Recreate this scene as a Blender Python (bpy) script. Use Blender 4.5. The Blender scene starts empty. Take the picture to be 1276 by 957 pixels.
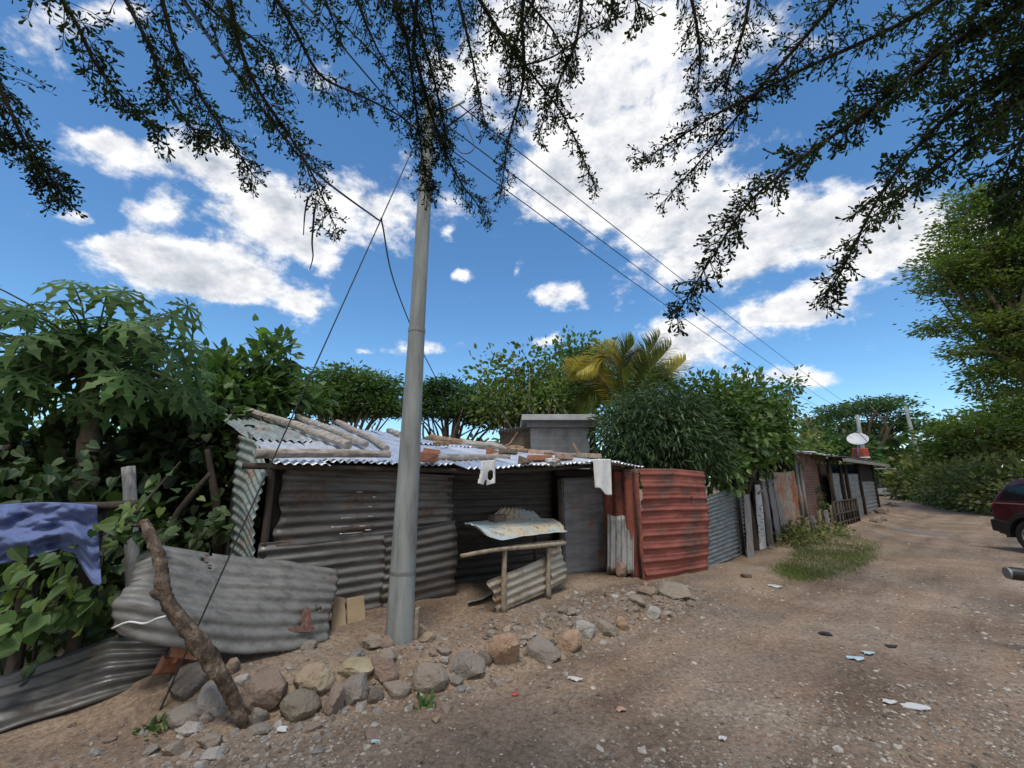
import bpy, math, random
import numpy as np
from mathutils import Vector, Matrix
random.seed(7); RNG = np.random.default_rng(7)
SC = bpy.context.scene; COL = SC.collection
PI = math.pi; R = math.radians
# ------------------------------------------------------------------ camera model used to take measurements
FPX, CX, CY, PITCH, CAMZ = 535.0, 638.0, 478.5, R(12.5), 1.6
sp_, cp_ = math.sin(PITCH), math.cos(PITCH)
CAM = np.array([0, 0, CAMZ])
def ray(px, py):
    xr = (px-CX)/FPX; yr = (CY-py)/FPX
    return np.array([xr, cp_-yr*sp_, sp_+yr*cp_])
def atY(px, py, Y):
    d = ray(px, py); return CAM + d*(Y/d[1])
def atT(px, py, t): return CAM + ray(px, py)*t
def onz(px, py, z):
    d = ray(px, py); return CAM + d*((z-CAMZ)/d[2])
class Frame:                      # a facade: origin A, along e, back n
    def __init__(s, A, ang):
        s.A = np.array([A[0], A[1], 0.]); s.ang = ang
        s.e = np.array([math.cos(ang), math.sin(ang), 0]); s.n = np.array([-math.sin(ang), math.cos(ang), 0])
    def hit(s, px, py, d=0.):
        r = ray(px, py); o = s.A+s.n*d
        return CAM + r*(np.dot(o-CAM, s.n)/np.dot(r, s.n))
    def p(s, a, d, z): return s.A+s.e*a+s.n*d+np.array([0, 0, z])
    def sd(s, x, y):
        return (x-s.A[0])*s.e[0]+(y-s.A[1])*s.e[1], (x-s.A[0])*s.n[0]+(y-s.A[1])*s.n[1]
    def s_of(s, q): return float(np.dot(q-s.A, s.e))
F1 = Frame((-2.41, 4.36), math.atan2(.595, .804))
F2 = Frame((5.1, 9.9), math.atan2(.681, .732))
# ------------------------------------------------------------------ noise
def _h(ix, iy, seed):
    n = (ix.astype(np.int64)*374761393 + iy.astype(np.int64)*668265263 + seed*1442695041) & 0xffffffff
    n = ((n ^ (n >> 13))*1274126177) & 0xffffffff
    return ((n ^ (n >> 16)) & 0xffff)/65535.0
def vnoise(x, y, seed=0):
    x = np.asarray(x, float); y = np.asarray(y, float)
    ix = np.floor(x); iy = np.floor(y); fx = x-ix; fy = y-iy
    fx = fx*fx*(3-2*fx); fy = fy*fy*(3-2*fy)
    a = _h(ix, iy, seed); b = _h(ix+1, iy, seed); c = _h(ix, iy+1, seed); d = _h(ix+1, iy+1, seed)
    return (a*(1-fx)+b*fx)*(1-fy)+(c*(1-fx)+d*fx)*fy - .5
def fbm(x, y, seed=0, o=4):
    r = 0; a = 1.
    for k in range(o):
        r = r+a*vnoise(np.asarray(x)*2**k, np.asarray(y)*2**k, seed+k*17); a *= .5
    return r
def sm(x, a, b):
    t = np.clip((np.asarray(x, float)-a)/(b-a), 0, 1); return t*t*(3-2*t)
def gz(x, y):
    x = np.asarray(x, float); y = np.asarray(y, float)
    s, d = F1.sd(x, y); s2, d2 = F2.sd(x, y)
    w = .12*fbm(s*1.3, d*1.3+9, 3, 2)
    dn = d-np.interp(s, [-1.2, -.3, .4, 1.2, 2.2, 4], [-.55, -.95, -1.25, -1.42, -1.55, -1.4])
    b = .17*sm(dn+w, -.16, .22)*sm(s, -1.1, -.2)*(1-.55*sm(s, 3.6, 5.2))
    b = b+.07*sm(d, -1.2, -.1)*sm(s, -1.3, -.6)
    b2 = .2*sm(d2, -2.2, -.4)*sm(s2, 1.0, 3.5)
    r = np.maximum(b*(1-sm(s, 6.5, 8.5)), b2)
    # wheel ruts along the road, gentle swell
    fo = 1/(1+((x*x+y*y)/160)**2)
    r = r+.05*fbm(x*.5, y*.5, 5, 3)*sm(x*x+y*y, 2, 30)*(.25+.75*fo)+.025*fbm(x*1.7, y*1.7, 8, 3)*fo
    return r
def gpt(px, py):
    d = ray(px, py); t = .8
    while t < 120:
        q = CAM+d*t
        if q[2] <= float(gz(q[0], q[1])): return q
        t += .01 if t < 12 else .06
    return CAM+d*120
# ------------------------------------------------------------------ objects
def mchain(o):
    m = Matrix.Identity(4)
    while o is not None:
        m = o.matrix_basis @ m; o = o.parent
    return m
def tag(o, label=None, cat=None, group=None, kind=None):
    if label: o['label'] = label
    if cat: o['category'] = cat
    if group: o['group'] = group
    if kind: o['kind'] = kind
    return o
def thing(name, label, cat, loc=(0, 0, 0), rotz=0., group=None):
    o = bpy.data.objects.new(name, None); COL.objects.link(o); o.empty_display_size = .2
    o.location = Vector([float(a) for a in loc]); o.rotation_euler = (0, 0, rotz)
    return tag(o, label, cat, group)
def rawmesh(name, V, loops, sizes, smooth):
    me = bpy.data.meshes.new(name); V = np.asarray(V, np.float32)
    me.vertices.add(len(V)); me.vertices.foreach_set('co', V.ravel())
    me.loops.add(len(loops)); me.loops.foreach_set('vertex_index', np.asarray(loops, np.int32))
    me.polygons.add(len(sizes)); st = np.concatenate([[0], np.cumsum(sizes)[:-1]]).astype(np.int32)
    me.polygons.foreach_set('loop_start', st)
    me.polygons.foreach_set('use_smooth', np.full(len(sizes), smooth))
    me.update(calc_edges=True); me.validate(); return me
class MB:
    def __init__(s): s.V = []; s.L = []; s.S = []; s.n = 0
    def add(s, V, faces):
        V = np.asarray(V, float).reshape(-1, 3); s.V.append(V)
        for f in faces: s.L.extend([i+s.n for i in f]); s.S.append(len(f))
        s.n += len(V); return s
    def addraw(s, V, loops, sizes):
        s.V.append(V); s.L.extend((np.asarray(loops)+s.n).tolist()); s.S.extend(list(sizes)); s.n += len(V); return s
    def grid(s, G, keep=None):
        a, b = G.shape[:2]; i = np.arange(a*b).reshape(a, b)
        q = np.stack([i[:-1, :-1], i[:-1, 1:], i[1:, 1:], i[1:, :-1]], -1).reshape(-1, 4)
        if keep is not None: q = q[keep.reshape(-1)]
        return s.addraw(G.reshape(-1, 3), q.ravel(), [4]*len(q))
    def box(s, c, size, rot=None, taper=1., jit=0.):
        x, y, z = [k/2 for k in size]; V = []
        for sz in (-1, 1):
            k = taper if sz > 0 else 1.
            for sx, sy in ((-1, -1), (1, -1), (1, 1), (-1, 1)): V.append([sx*x*k, sy*y*k, sz*z])
        V = np.array(V)+(RNG.normal(0, jit, (8, 3)) if jit else 0)
        if rot is not None: V = V @ np.array(rot).T
        return s.add(V+np.array(c), [(3, 2, 1, 0), (4, 5, 6, 7), (0, 1, 5, 4), (1, 2, 6, 5), (2, 3, 7, 6), (3, 0, 4, 7)])
    def obox(s, F, s0, s1, d0, d1, z0, z1):       # box in facade coordinates
        V = [F.p(a, d, z) for z in (z0, z1) for a, d in ((s0, d0), (s1, d0), (s1, d1), (s0, d1))]
        return s.add(V, [(3, 2, 1, 0), (4, 5, 6, 7), (0, 1, 5, 4), (1, 2, 6, 5), (2, 3, 7, 6), (3, 0, 4, 7)])
    def tube(s, P, rad, seg=8, cap=True, lump=0., seed=0):
        P = np.asarray(P, float); n = len(P); rad = np.broadcast_to(np.asarray(rad, float), (n,))
        T = np.gradient(P, axis=0); T /= np.linalg.norm(T, axis=1)[:, None]+1e-9
        up = np.array([0, 0, 1.]) if abs(T[0, 2]) < .9 else np.array([1., 0, 0])
        a = np.cross(T, up); a /= np.linalg.norm(a, axis=1)[:, None]+1e-9
        for i in range(1, n):
            if np.dot(a[i], a[i-1]) < 0: a[i] = -a[i]
        b = np.cross(T, a); th = np.linspace(0, 2*PI, seg, endpoint=False)
        r = rad[:, None]*np.ones((1, seg))
        if lump:
            ii, jj = np.meshgrid(np.arange(n), np.arange(seg), indexing='ij')
            r = r*(1+lump*2*vnoise(ii*.6+seed, jj*1.1+seed, seed))
        V = P[:, None]+r[..., None]*(np.cos(th)[None, :, None]*a[:, None]+np.sin(th)[None, :, None]*b[:, None])
        i = np.arange(n*seg).reshape(n, seg); j = np.roll(i, -1, 1)
        q = np.stack([i[:-1], j[:-1], j[1:], i[1:]], -1).reshape(-1, 4)
        L = q.ravel().tolist(); S = [4]*len(q)
        if cap:
            L += i[0][::-1].tolist()+i[-1].tolist(); S += [seg, seg]
        return s.addraw(V.reshape(-1, 3), L, S)
    def build(s, name, mat, parent=None, smooth=False, solid=0., loc=None, rotz=0., bevel=0., sharp=False):
        V = np.concatenate(s.V)
        if parent is not None: m = mchain(parent)
        else:
            if loc is None: loc = (V[:, 0].mean(), V[:, 1].mean(), V[:, 2].min())
            m = Matrix.Translation(Vector([float(k) for k in loc])) @ Matrix.Rotation(rotz, 4, 'Z')
        im = np.array(m.inverted()); V = V @ im[:3, :3].T+im[:3, 3]
        o = bpy.data.objects.new(name, rawmesh(name, V, s.L, s.S, smooth)); COL.objects.link(o)
        if parent is not None: o.parent = parent
        else: o.location = m.to_translation(); o.rotation_euler = (0, 0, rotz)
        o.data.materials.append(mat)
        if solid:
            md = o.modifiers.new('Solidify', 'SOLIDIFY'); md.thickness = solid; md.offset = 0
        if bevel:
            md = o.modifiers.new('Bevel', 'BEVEL'); md.width = bevel; md.segments = 2; md.limit_method = 'ANGLE'
        if sharp: o.data.set_sharp_from_angle(angle=R(35))
        return o
def spline(P, n):
    P = np.asarray(P, float)
    if len(P) == 2: return P[0]+(P[1]-P[0])*np.linspace(0, 1, n)[:, None]
    Q = np.vstack([2*P[0]-P[1], P, 2*P[-1]-P[-2]]); out = []
    for u in np.linspace(0, len(P)-1-1e-6, n):
        i = int(u); t = u-i; p0, p1, p2, p3 = Q[i:i+4]
        out.append(.5*((2*p1)+(-p0+p2)*t+(2*p0-5*p1+4*p2-p3)*t*t+(-p0+3*p1-3*p2+p3)*t**3))
    return np.array(out)
def copies(o, parent=None):
    c = o.copy(); COL.objects.link(c)
    if parent is not None: c.parent = parent
    for ch in list(o.children): copies(ch, c)
    return c
# ------------------------------------------------------------------ materials
def nn(nt, t, **kw):
    n = nt.nodes.new(t)
    for k, v in kw.items(): setattr(n, k, v)
    return n
def ramp(nt, cols, pos=None):
    r = nn(nt, 'ShaderNodeValToRGB'); e = r.color_ramp.elements
    pos = pos or [i/(len(cols)-1) for i in range(len(cols))]
    while len(e) < len(cols): e.new(.5)
    for i, (c, p) in enumerate(zip(cols, pos)):
        e[i].position = p; e[i].color = (*c, 1) if len(c) == 3 else c
    return r
def newmat(name):
    m = bpy.data.materials.new(name); m.use_nodes = True; nt = m.node_tree
    return m, nt, nt.nodes['Principled BSDF'], nt.links
def coords(nt, scale=(1, 1, 1), rot=(0, 0, 0)):
    tc = nn(nt, 'ShaderNodeTexCoord'); mp = nn(nt, 'ShaderNodeMapping')
    mp.inputs['Scale'].default_value = scale; mp.inputs['Rotation'].default_value = rot
    nt.links.new(tc.outputs['Object'], mp.inputs['Vector']); return mp.outputs['Vector']
def noise_n(nt, vec, scale, detail=6, rough=.6):
    n = nn(nt, 'ShaderNodeTexNoise'); n.inputs['Scale'].default_value = scale
    n.inputs['Detail'].default_value = detail; n.inputs['Roughness'].default_value = rough
    nt.links.new(vec, n.inputs['Vector']); return n.outputs['Fac']
def mixc(nt, fac, a, b, mode='MIX'):
    x = nn(nt, 'ShaderNodeMix', data_type='RGBA', blend_type=mode)
    for i, v in ((0, fac), (6, a), (7, b)):
        if hasattr(v, 'links'): nt.links.new(v, x.inputs[i])
        else: x.inputs[i].default_value = v if i == 0 else (*v, 1)
    return x.outputs[2]
def bump(nt, bs, h, strength, dist=.01):
    b = nn(nt, 'ShaderNodeBump'); b.inputs['Strength'].default_value = strength; b.inputs['Distance'].default_value = dist
    nt.links.new(h, b.inputs['Height']); nt.links.new(b.outputs['Normal'], bs.inputs['Normal'])
def M(name, cols, scale=4., rough=.85, bmp=.5, bscale=30., bdist=.01, metal=0., stretch=(1, 1, 1), pos=None, spec=.3, rot=(0, 0, 0)):
    m, nt, bs, L = newmat(name); v = coords(nt, stretch, rot)
    r = ramp(nt, cols, pos or [.3+.4*i/max(1, len(cols)-1) for i in range(len(cols))])
    L.new(noise_n(nt, v, scale), r.inputs[0]); L.new(r.outputs[0], bs.inputs['Base Color'])
    bs.inputs['Roughness'].default_value = rough; bs.inputs['Metallic'].default_value = metal
    bs.inputs['Specular IOR Level'].default_value = spec
    if bmp: bump(nt, bs, noise_n(nt, v, bscale, 8), bmp, bdist)
    return m
def tin(name, base, dark, rust=(.16, .06, .025), amt=.35, metal=.45, rough=.45, stretch=(.6, 4, 4), shiny=0., seed=0., bright=None, rscale=3.):
    m, nt, bs, L = newmat(name)
    v = coords(nt, stretch); tc = nn(nt, 'ShaderNodeTexCoord')
    off = nn(nt, 'ShaderNodeVectorMath', operation='ADD'); off.inputs[1].default_value = (seed, seed*.7, seed*1.3)
    L.new(tc.outputs['Object'], off.inputs[0]); vo = off.outputs[0]
    r = ramp(nt, [dark, base, tuple(min(1, k*1.25) for k in base)], [.32, .5, .7]); L.new(noise_n(nt, v, 3.5, 8, .65), r.inputs[0])
    r2 = ramp(nt, [(0, 0, 0), (1, 1, 1)], [.62-amt*.35, .72-amt*.3]); L.new(noise_n(nt, vo, rscale, 9, .68), r2.inputs[0])
    rr = ramp(nt, [rust, tuple(k*1.8 for k in rust), tuple(k*.6 for k in rust)], [.35, .5, .65]); L.new(noise_n(nt, vo, 14, 6), rr.inputs[0])
    c = mixc(nt, r2.outputs[0], r.outputs[0], rr.outputs[0])
    L.new(c, bs.inputs['Base Color'])
    inv = nn(nt, 'ShaderNodeMath', operation='MULTIPLY_ADD'); inv.inputs[1].default_value = -metal; inv.inputs[2].default_value = metal
    L.new(r2.outputs[0], inv.inputs[0]); L.new(inv.outputs[0], bs.inputs['Metallic'])
    rg = nn(nt, 'ShaderNodeMapRange'); rg.inputs['From Min'].default_value = .3; rg.inputs['From Max'].default_value = .7
    rg.inputs['To Min'].default_value = rough-.12; rg.inputs['To Max'].default_value = rough+.2
    L.new(noise_n(nt, vo, 6, 6), rg.inputs['Value']); L.new(rg.outputs[0], bs.inputs['Roughness'])
    bs.inputs['Specular IOR Level'].default_value = .4
    bump(nt, bs, noise_n(nt, vo, 22, 6), .35, .006)
    return m
def leafmat(name, cols, trans=.35, rough=.5, spec=.35, hue=None):
    m = bpy.data.materials.new(name); m.use_nodes = True; nt = m.node_tree; L = nt.links
    bs = nt.nodes['Principled BSDF']; out = nt.nodes['Material Output']
    g = nn(nt, 'ShaderNodeNewGeometry'); r = ramp(nt, cols); L.new(g.outputs['Random Per Island'], r.inputs[0])
    v = coords(nt); nz = ramp(nt, [(.6, .6, .6), (1.3, 1.3, 1.3)], [.35, .65]); L.new(noise_n(nt, v, 1.3, 3), nz.inputs[0])
    c = mixc(nt, 1., r.outputs[0], nz.outputs[0], 'MULTIPLY')
    L.new(c, bs.inputs['Base Color']); bs.inputs['Roughness'].default_value = rough; bs.inputs['Specular IOR Level'].default_value = spec
    tr = nn(nt, 'ShaderNodeBsdfTranslucent'); t2 = mixc(nt, 1., c, (1.5, 1.7, .7), 'MULTIPLY'); L.new(t2, tr.inputs['Color'])
    mx = nn(nt, 'ShaderNodeMixShader'); mx.inputs[0].default_value = trans
    L.new(bs.outputs[0], mx.inputs[1]); L.new(tr.outputs[0], mx.inputs[2]); L.new(mx.outputs[0], out.inputs['Surface'])
    return m
def islandmat(name, cols, rough=.9, bmp=.4):
    m, nt, bs, L = newmat(name); g = nn(nt, 'ShaderNodeNewGeometry'); r = ramp(nt, cols)
    L.new(g.outputs['Random Per Island'], r.inputs[0]); v = coords(nt)
    nz = ramp(nt, [(.7, .7, .7), (1.2, 1.2, 1.2)], [.35, .65]); L.new(noise_n(nt, v, 40, 4), nz.inputs[0])
    L.new(mixc(nt, 1., r.outputs[0], nz.outputs[0], 'MULTIPLY'), bs.inputs['Base Color'])
    bs.inputs['Roughness'].default_value = rough; bs.inputs['Specular IOR Level'].default_value = .25
    return m
def plain(name, c, rough=.5, metal=0., spec=.5, coat=0.):
    m, nt, bs, L = newmat(name); bs.inputs['Base Color'].default_value = (*c, 1); bs.inputs['Roughness'].default_value = rough
    bs.inputs['Metallic'].default_value = metal; bs.inputs['Specular IOR Level'].default_value = spec; bs.inputs['Coat Weight'].default_value = coat
    return m
def blockmat(name, c1, c2, mortar, bw, bh, mz, rough=.9):
    m, nt, bs, L = newmat(name); v = coords(nt, (1, 1, 1), (R(90), 0, 0))
    b = nn(nt, 'ShaderNodeTexBrick'); L.new(v, b.inputs['Vector'])
    b.inputs['Scale'].default_value = 1; b.inputs['Brick Width'].default_value = bw; b.inputs['Row Height'].default_value = bh
    b.inputs['Mortar Size'].default_value = mz; b.inputs['Color1'].default_value = (*c1, 1); b.inputs['Color2'].default_value = (*c2, 1); b.inputs['Mortar'].default_value = (*mortar, 1)
    v2 = coords(nt); nz = ramp(nt, [(.6, .58, .55), (1.15, 1.15, 1.15)], [.3, .65]); L.new(noise_n(nt, v2, 2.5, 8), nz.inputs[0])
    L.new(mixc(nt, 1., b.outputs['Color'], nz.outputs[0], 'MULTIPLY'), bs.inputs['Base Color']); bs.inputs['Roughness'].default_value = rough
    bump(nt, bs, b.outputs['Fac'], -.6, .01); return m
DRY = .8
m_bark = M('grey bark', [(.10, .075, .055), (.22, .17, .125), (.33, .27, .2)], 9, .9, .8, 40, .01, stretch=(1, 1, .35))
m_barkdark = M('dark bark', [(.035, .028, .022), (.09, .07, .055)], 8, .95, .8, 30, .02, stretch=(1, 1, .3))
m_log = M('weathered log', [(.15, .13, .11), (.34, .30, .26), (.46, .425, .38)], 10, .85, .6, 50, .006, stretch=(.5, 2, 2))
m_logbrown = M('brown log', [(.14, .085, .05), (.28, .18, .11), (.36, .26, .17)], 10, .85, .6, 50, .006)
m_stick = M('peeled pole wood', [(.16, .12, .085), (.3, .24, .17), (.4, .33, .25)], 14, .8, .5, 60, .004)
m_twist = M('gnarled bark', [(.04, .028, .021), (.12, .085, .06), (.29, .225, .17)], 16, .92, 1., 45, .035, stretch=(1, 1, .55))
m_plank = M('grey weathered plank', [(.12, .115, .11), (.24, .235, .23), (.34, .33, .32)], 6, .85, .5, 30, .004, stretch=(6, 6, .5))
m_plankwhite = M('flaking white plank', [(.16, .15, .14), (.62, .62, .6), (.74, .74, .72)], 5, .8, .4, 30, .004, stretch=(3, 3, .8), pos=[.34, .42, .7])
m_concrete = M('pole concrete', [(.14, .145, .135), (.255, .272, .258), (.33, .35, .335)], 6, .75, .35, 60, .003, stretch=(2, 2, .25))
m_slab = M('concrete slab', [(.32, .33, .34), (.48, .49, .5)], 5, .8, .3, 40, .004)
m_block = blockmat('concrete blocks', (.52, .525, .53), (.45, .455, .46), (.58, .58, .57), .4, .2, .012)
m_brick = blockmat('red brick', (.21, .085, .055), (.15, .065, .045), (.19, .165, .145), .23, .08, .012)
m_steel = plain('dull steel', (.3, .31, .31), .45, .7)
m_cable = plain('black cable', (.015, .015, .016), .5)
m_wire = plain('grey wire', (.04, .042, .045), .45, .3)
m_blackpl = plain('black plastic', (.018, .018, .02), .45)
m_rubber = plain('rubber', (.022, .022, .022), .85)
m_paint = plain('maroon car paint', (.075, .006, .012), .28, .3, .5, .8)
m_glass = plain('tinted car glass', (.012, .014, .016), .06, 0., .6)
m_alloy = plain('alloy wheel', (.42, .42, .43), .35, .8)
m_lampred = plain('red lamp lens', (.35, .012, .012), .15)
m_white = plain('white painted metal', (.72, .73, .74), .4)
m_dish = plain('pale dish', (.55, .56, .57), .5)
m_redpaint = M('faded red board', [(.28, .05, .035), (.42, .09, .06)], 5, .7, .2)
m_interior = plain('near black timber', (.02, .017, .015), .95)  # even near-black for inner walls, backing boards and openings
m_roofA = tin('bright roof tin', (.60, .63, .68), (.44, .46, .5), amt=.04, metal=.35, rough=.38, stretch=(3, .4, 3), seed=1.)
m_roofB = tin('blue grey roof tin', (.47, .52, .60), (.34, .38, .44), amt=.05, metal=.4, rough=.36, stretch=(3, .4, 3), seed=4.)
m_roofold = tin('old roof tin', (.34, .38, .37), (.22, .25, .24), amt=.18, metal=.35, rough=.45, stretch=(3, .4, 3), seed=6.)
m_wallA = tin('dark wall tin', (.125, .117, .106), (.055, .05, .044), (.07, .04, .025), amt=.25, metal=.3, rough=.5, seed=2.)
m_wallB = tin('grey wall tin', (.175, .167, .152), (.08, .075, .067), (.08, .05, .035), amt=.2, metal=.3, rough=.45, seed=9.)
m_wallshade = tin('shaded wall tin', (.062, .058, .052), (.03, .028, .025), (.05, .03, .02), amt=.2, metal=.2, rough=.6, seed=29.)  # darker copy of the wall tin; porch shade is in its colour
m_green = tin('pale green tin', (.27, .315, .285), (.15, .185, .165), amt=.14, metal=.2, rough=.5, seed=11.)
m_bent = tin('flattened grey tin', (.19, .185, .17), (.105, .102, .092), (.12, .06, .04), amt=.08, metal=.2, rough=.55, seed=3.)
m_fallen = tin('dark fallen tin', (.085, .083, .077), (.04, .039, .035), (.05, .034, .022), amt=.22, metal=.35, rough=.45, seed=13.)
m_door = tin('soot grey door tin', (.19, .195, .2), (.11, .112, .115), amt=.08, metal=.3, rough=.6, seed=15.)
m_strip = tin('streaked grey tin', (.31, .315, .31), (.15, .14, .13), (.2, .07, .03), amt=.25, metal=.35, rough=.5, stretch=(5, 5, .6), seed=17.)
m_red = tin('red painted tin', (.25, .075, .052), (.155, .044, .034), (.085, .045, .034), amt=.36, metal=0., rough=.65, seed=19., rscale=2.2)
m_grey = tin('plain grey tin', (.25, .27, .27), (.14, .15, .15), amt=.12, metal=.4, rough=.45, seed=21.)
m_rusty = tin('rusted flat tin', (.34, .29, .23), (.24, .18, .13), (.25, .085, .03), amt=.42, metal=.1, rough=.7, seed=23., rscale=1.8)
m_tan = tin('tan stained tin', (.42, .38, .30), (.27, .225, .165), (.14, .09, .05), amt=.3, metal=.2, rough=.5, seed=25.)
m_table = tin('tan and blue tin', (.42, .52, .55), (.36, .44, .46), (.33, .27, .19), amt=.42, metal=.1, rough=.5, seed=27., rscale=1.6)
m_board = M('tan fibreboard', [(.27, .19, .11), (.38, .28, .17)], 5, .85, .2, 60, .002)
m_brickpc = M('terracotta brick', [(.24, .09, .05), (.36, .155, .085), (.3, .19, .14)], 16, .9, .5, 50, .006)
m_tile = M('pale roof tile', [(.3, .16, .11), (.46, .28, .2), (.5, .42, .35)], 10, .85, .4, 40, .006)
m_mud = M('mud block', [(.12, .09, .07), (.2, .155, .12)], 12, .95, .6, 40, .006)
m_cloth = M('white cloth', [(.62, .62, .6), (.8, .8, .78)], 8, .9, .3, 90, .003)
def clothmat(name, c):
    return M(name, [tuple(k*.75 for k in c), c], 3, .8, .3, 70, .003)
m_tarp = clothmat('blue tarp', (.135, .18, .36))
m_paper = plain('white plastic scrap', (.52, .52, .5), .6)
m_shard = plain('pale blue plastic', (.4, .52, .58), .35)
ROCKC = {'tan': [(.24, .17, .10), (.40, .31, .20), (.48, .41, .31)], 'olive': [(.10, .09, .065), (.19, .17, .125)], 'pink': [(.17, .115, .095), (.27, .19, .165)],
         'grey': [(.14, .13, .12), (.24, .225, .21)], 'yellow': [(.27, .21, .1), (.43, .36, .2), (.5, .46, .35)], 'red': [(.2, .115, .09), (.27, .17, .14)],
         'beige': [(.20, .165, .13), (.31, .265, .215)], 'dark': [(.035, .032, .03), (.11, .1, .095)], 'white': [(.2, .19, .175), (.42, .41, .39), (.58, .56, .53)],
         'brown': [(.16, .105, .075), (.25, .175, .13)], 'orange': [(.27, .13, .07), (.43, .27, .17), (.55, .48, .4)]}
ROCKC = {k: [tuple(.62*a_+.38*b_ for a_, b_ in zip(c_, (.34, .275, .21))) for c_ in v] for k, v in ROCKC.items()}
ROCKM = {k: M('%s stone' % k, v, 5, .95, 1., 30, .03) for k, v in ROCKC.items()}
# leaves
g_papaya = leafmat('papaya leaf', [(.05, .10, .028), (.08, .15, .045), (.13, .20, .075)], .3, .6, .2)
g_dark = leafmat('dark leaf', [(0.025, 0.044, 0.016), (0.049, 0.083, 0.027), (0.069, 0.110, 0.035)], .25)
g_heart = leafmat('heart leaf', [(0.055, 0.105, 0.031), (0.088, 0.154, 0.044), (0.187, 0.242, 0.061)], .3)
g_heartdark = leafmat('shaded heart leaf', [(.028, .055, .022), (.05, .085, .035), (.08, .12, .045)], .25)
g_mid = leafmat('mid green leaf', [(0.060, 0.113, 0.037), (0.097, 0.166, 0.053), (0.134, 0.210, 0.067)], .3)
g_acacia = leafmat('acacia leaf', [(0.056, 0.106, 0.035), (0.088, 0.150, 0.044), (0.125, 0.188, 0.056)], .35)
g_light = leafmat('light leaf', [(0.077, 0.121, 0.033), (0.121, 0.176, 0.050), (0.176, 0.220, 0.061)], .35)
g_mango = leafmat('mango leaf', [(.042, .078, .036), (.068, .115, .052), (.10, .155, .06)], .2, .4)
g_vine = leafmat('vine leaf', [(0.049, 0.098, 0.031), (0.086, 0.153, 0.043), (0.134, 0.196, 0.061)], .3)
g_palm = leafmat('palm leaf', [(0.108, 0.156, 0.030), (0.168, 0.216, 0.042), (0.228, 0.240, 0.048)], .35)
g_palmy = leafmat('yellow palm leaf', [(.33, .25, .02), (.42, .34, .04), (.26, .25, .04)], .35)
g_over = leafmat('small spatulate leaf', [(.022, .036, .016), (.035, .055, .024), (.05, .078, .032)], .3, .65, .12)
g_rain = leafmat('rain tree leaf', [(0.039, 0.085, 0.031), (0.070, 0.132, 0.044), (0.093, 0.155, 0.054)], .3)
g_right = leafmat('tall tree leaf', [(.07, .12, .03), (.12, .175, .04), (.18, .21, .055)], .35)
g_hedge = leafmat('hedge leaf', [(.09, .12, .035), (.14, .17, .05), (.23, .215, .10)], .3)
g_grass = leafmat('grass blade', [(.06, .10, .025), (.10, .15, .035), (.17, .18, .06)], .3)
g_flower = leafmat('orange flower', [(.5, .16, .05), (.6, .25, .12)], .3)
# ------------------------------------------------------------------ leaf templates (x along, y across, z normal)
def poly_leaf(pts, fold=.12, droop=0.):
    P = [(x, y, abs(y)*fold-droop*x*x) for x, y in pts]; return np.array(P), [tuple(range(len(P)))]
def two_half(half, fold=.25, droop=.15):
    up = [(x, y, y*fold-droop*x*x) for x, y in half]; dn = [(x, -y, y*fold-droop*x*x) for x, y in half[1:-1]]
    n = len(up); V = up+dn
    f1 = list(range(n)); f2 = [0]+[n+i for i in range(len(dn))]+[n-1]
    return np.array(V), [tuple(f1[::-1]), tuple(f2)]
T_simple = two_half([(0, 0), (.35, .2), (.7, .15), (1, 0)])
T_broad = two_half([(0, 0), (.25, .3), (.6, .28), (1, 0)], .2, .2)
T_lance = two_half([(0, 0), (.3, .1), (.65, .09), (1, 0)], .3, .3)
T_spat = two_half([(0, 0), (.45, .07), (.75, .16), (.93, .13), (1, 0)], .2, .05)
T_heart = two_half([(.0, 0), (-.14, .2), (-.05, .38), (.2, .46), (.5, .36), (.8, .15), (1, 0)], .12, .25)
T_blade = (np.array([(0, -.03, 0), (0, .03, 0), (.55, .022, .05), (.55, -.022, .05), (1, 0, -.1)]), [(0, 1, 2, 3), (3, 2, 4)])
def feather():
    V = []; Fc = []
    for i in range(7):
        x = .12+i*.13; l = .3*math.sin(PI*(.2+.75*x))
        for sgn in (1, -1):
            b = len(V); z = -.25*x*x
            V += [(x, 0, z), (x+.02, sgn*l*.5, z-.01), (x+.13, sgn*l, z-.05), (x+.125, sgn*l*.45, z-.01)]
            Fc.append((b, b+1, b+2, b+3) if sgn < 0 else (b+3, b+2, b+1, b))
    return np.array(V), Fc
T_feather = feather()
def papaya_leaf():
    V = [(0, 0, 0)]; Fc = []
    lobes = [(-150, .5), (-105, .72), (-68, .9), (-33, 1.), (0, 1.08), (33, 1.), (68, .9), (105, .72), (150, .5)]
    for a, l in lobes:
        prof = [(.0, .02), (.22, .055), (.4, .065), (.5, .18), (.57, .085), (.70, .075), (.76, .15), (.85, .055), (1., 0)]
        ca, sa = math.cos(R(a)), math.sin(R(a)); b = len(V)
        half = lambda sgn: [(x*l, sgn*y*l) for x, y in prof]
        up = half(1); dn = half(-1)[:-1]
        for x, y in up+dn:
            V.append((x*ca-y*sa, x*sa+y*ca, .1*abs(y)*4-.42*x*x+.03*x))
        n = len(up)
        for i in range(n-1):
            j = b+n
            if i < n-2: Fc.append((j+i, j+i+1, b+i+1, b+i))
            else: Fc.append((j+i, b+i+1, b+i))
    return np.array(V), Fc
T_papaya = papaya_leaf()
def unit(a): return a/(np.linalg.norm(a, axis=-1, keepdims=True)+1e-9)
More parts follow.
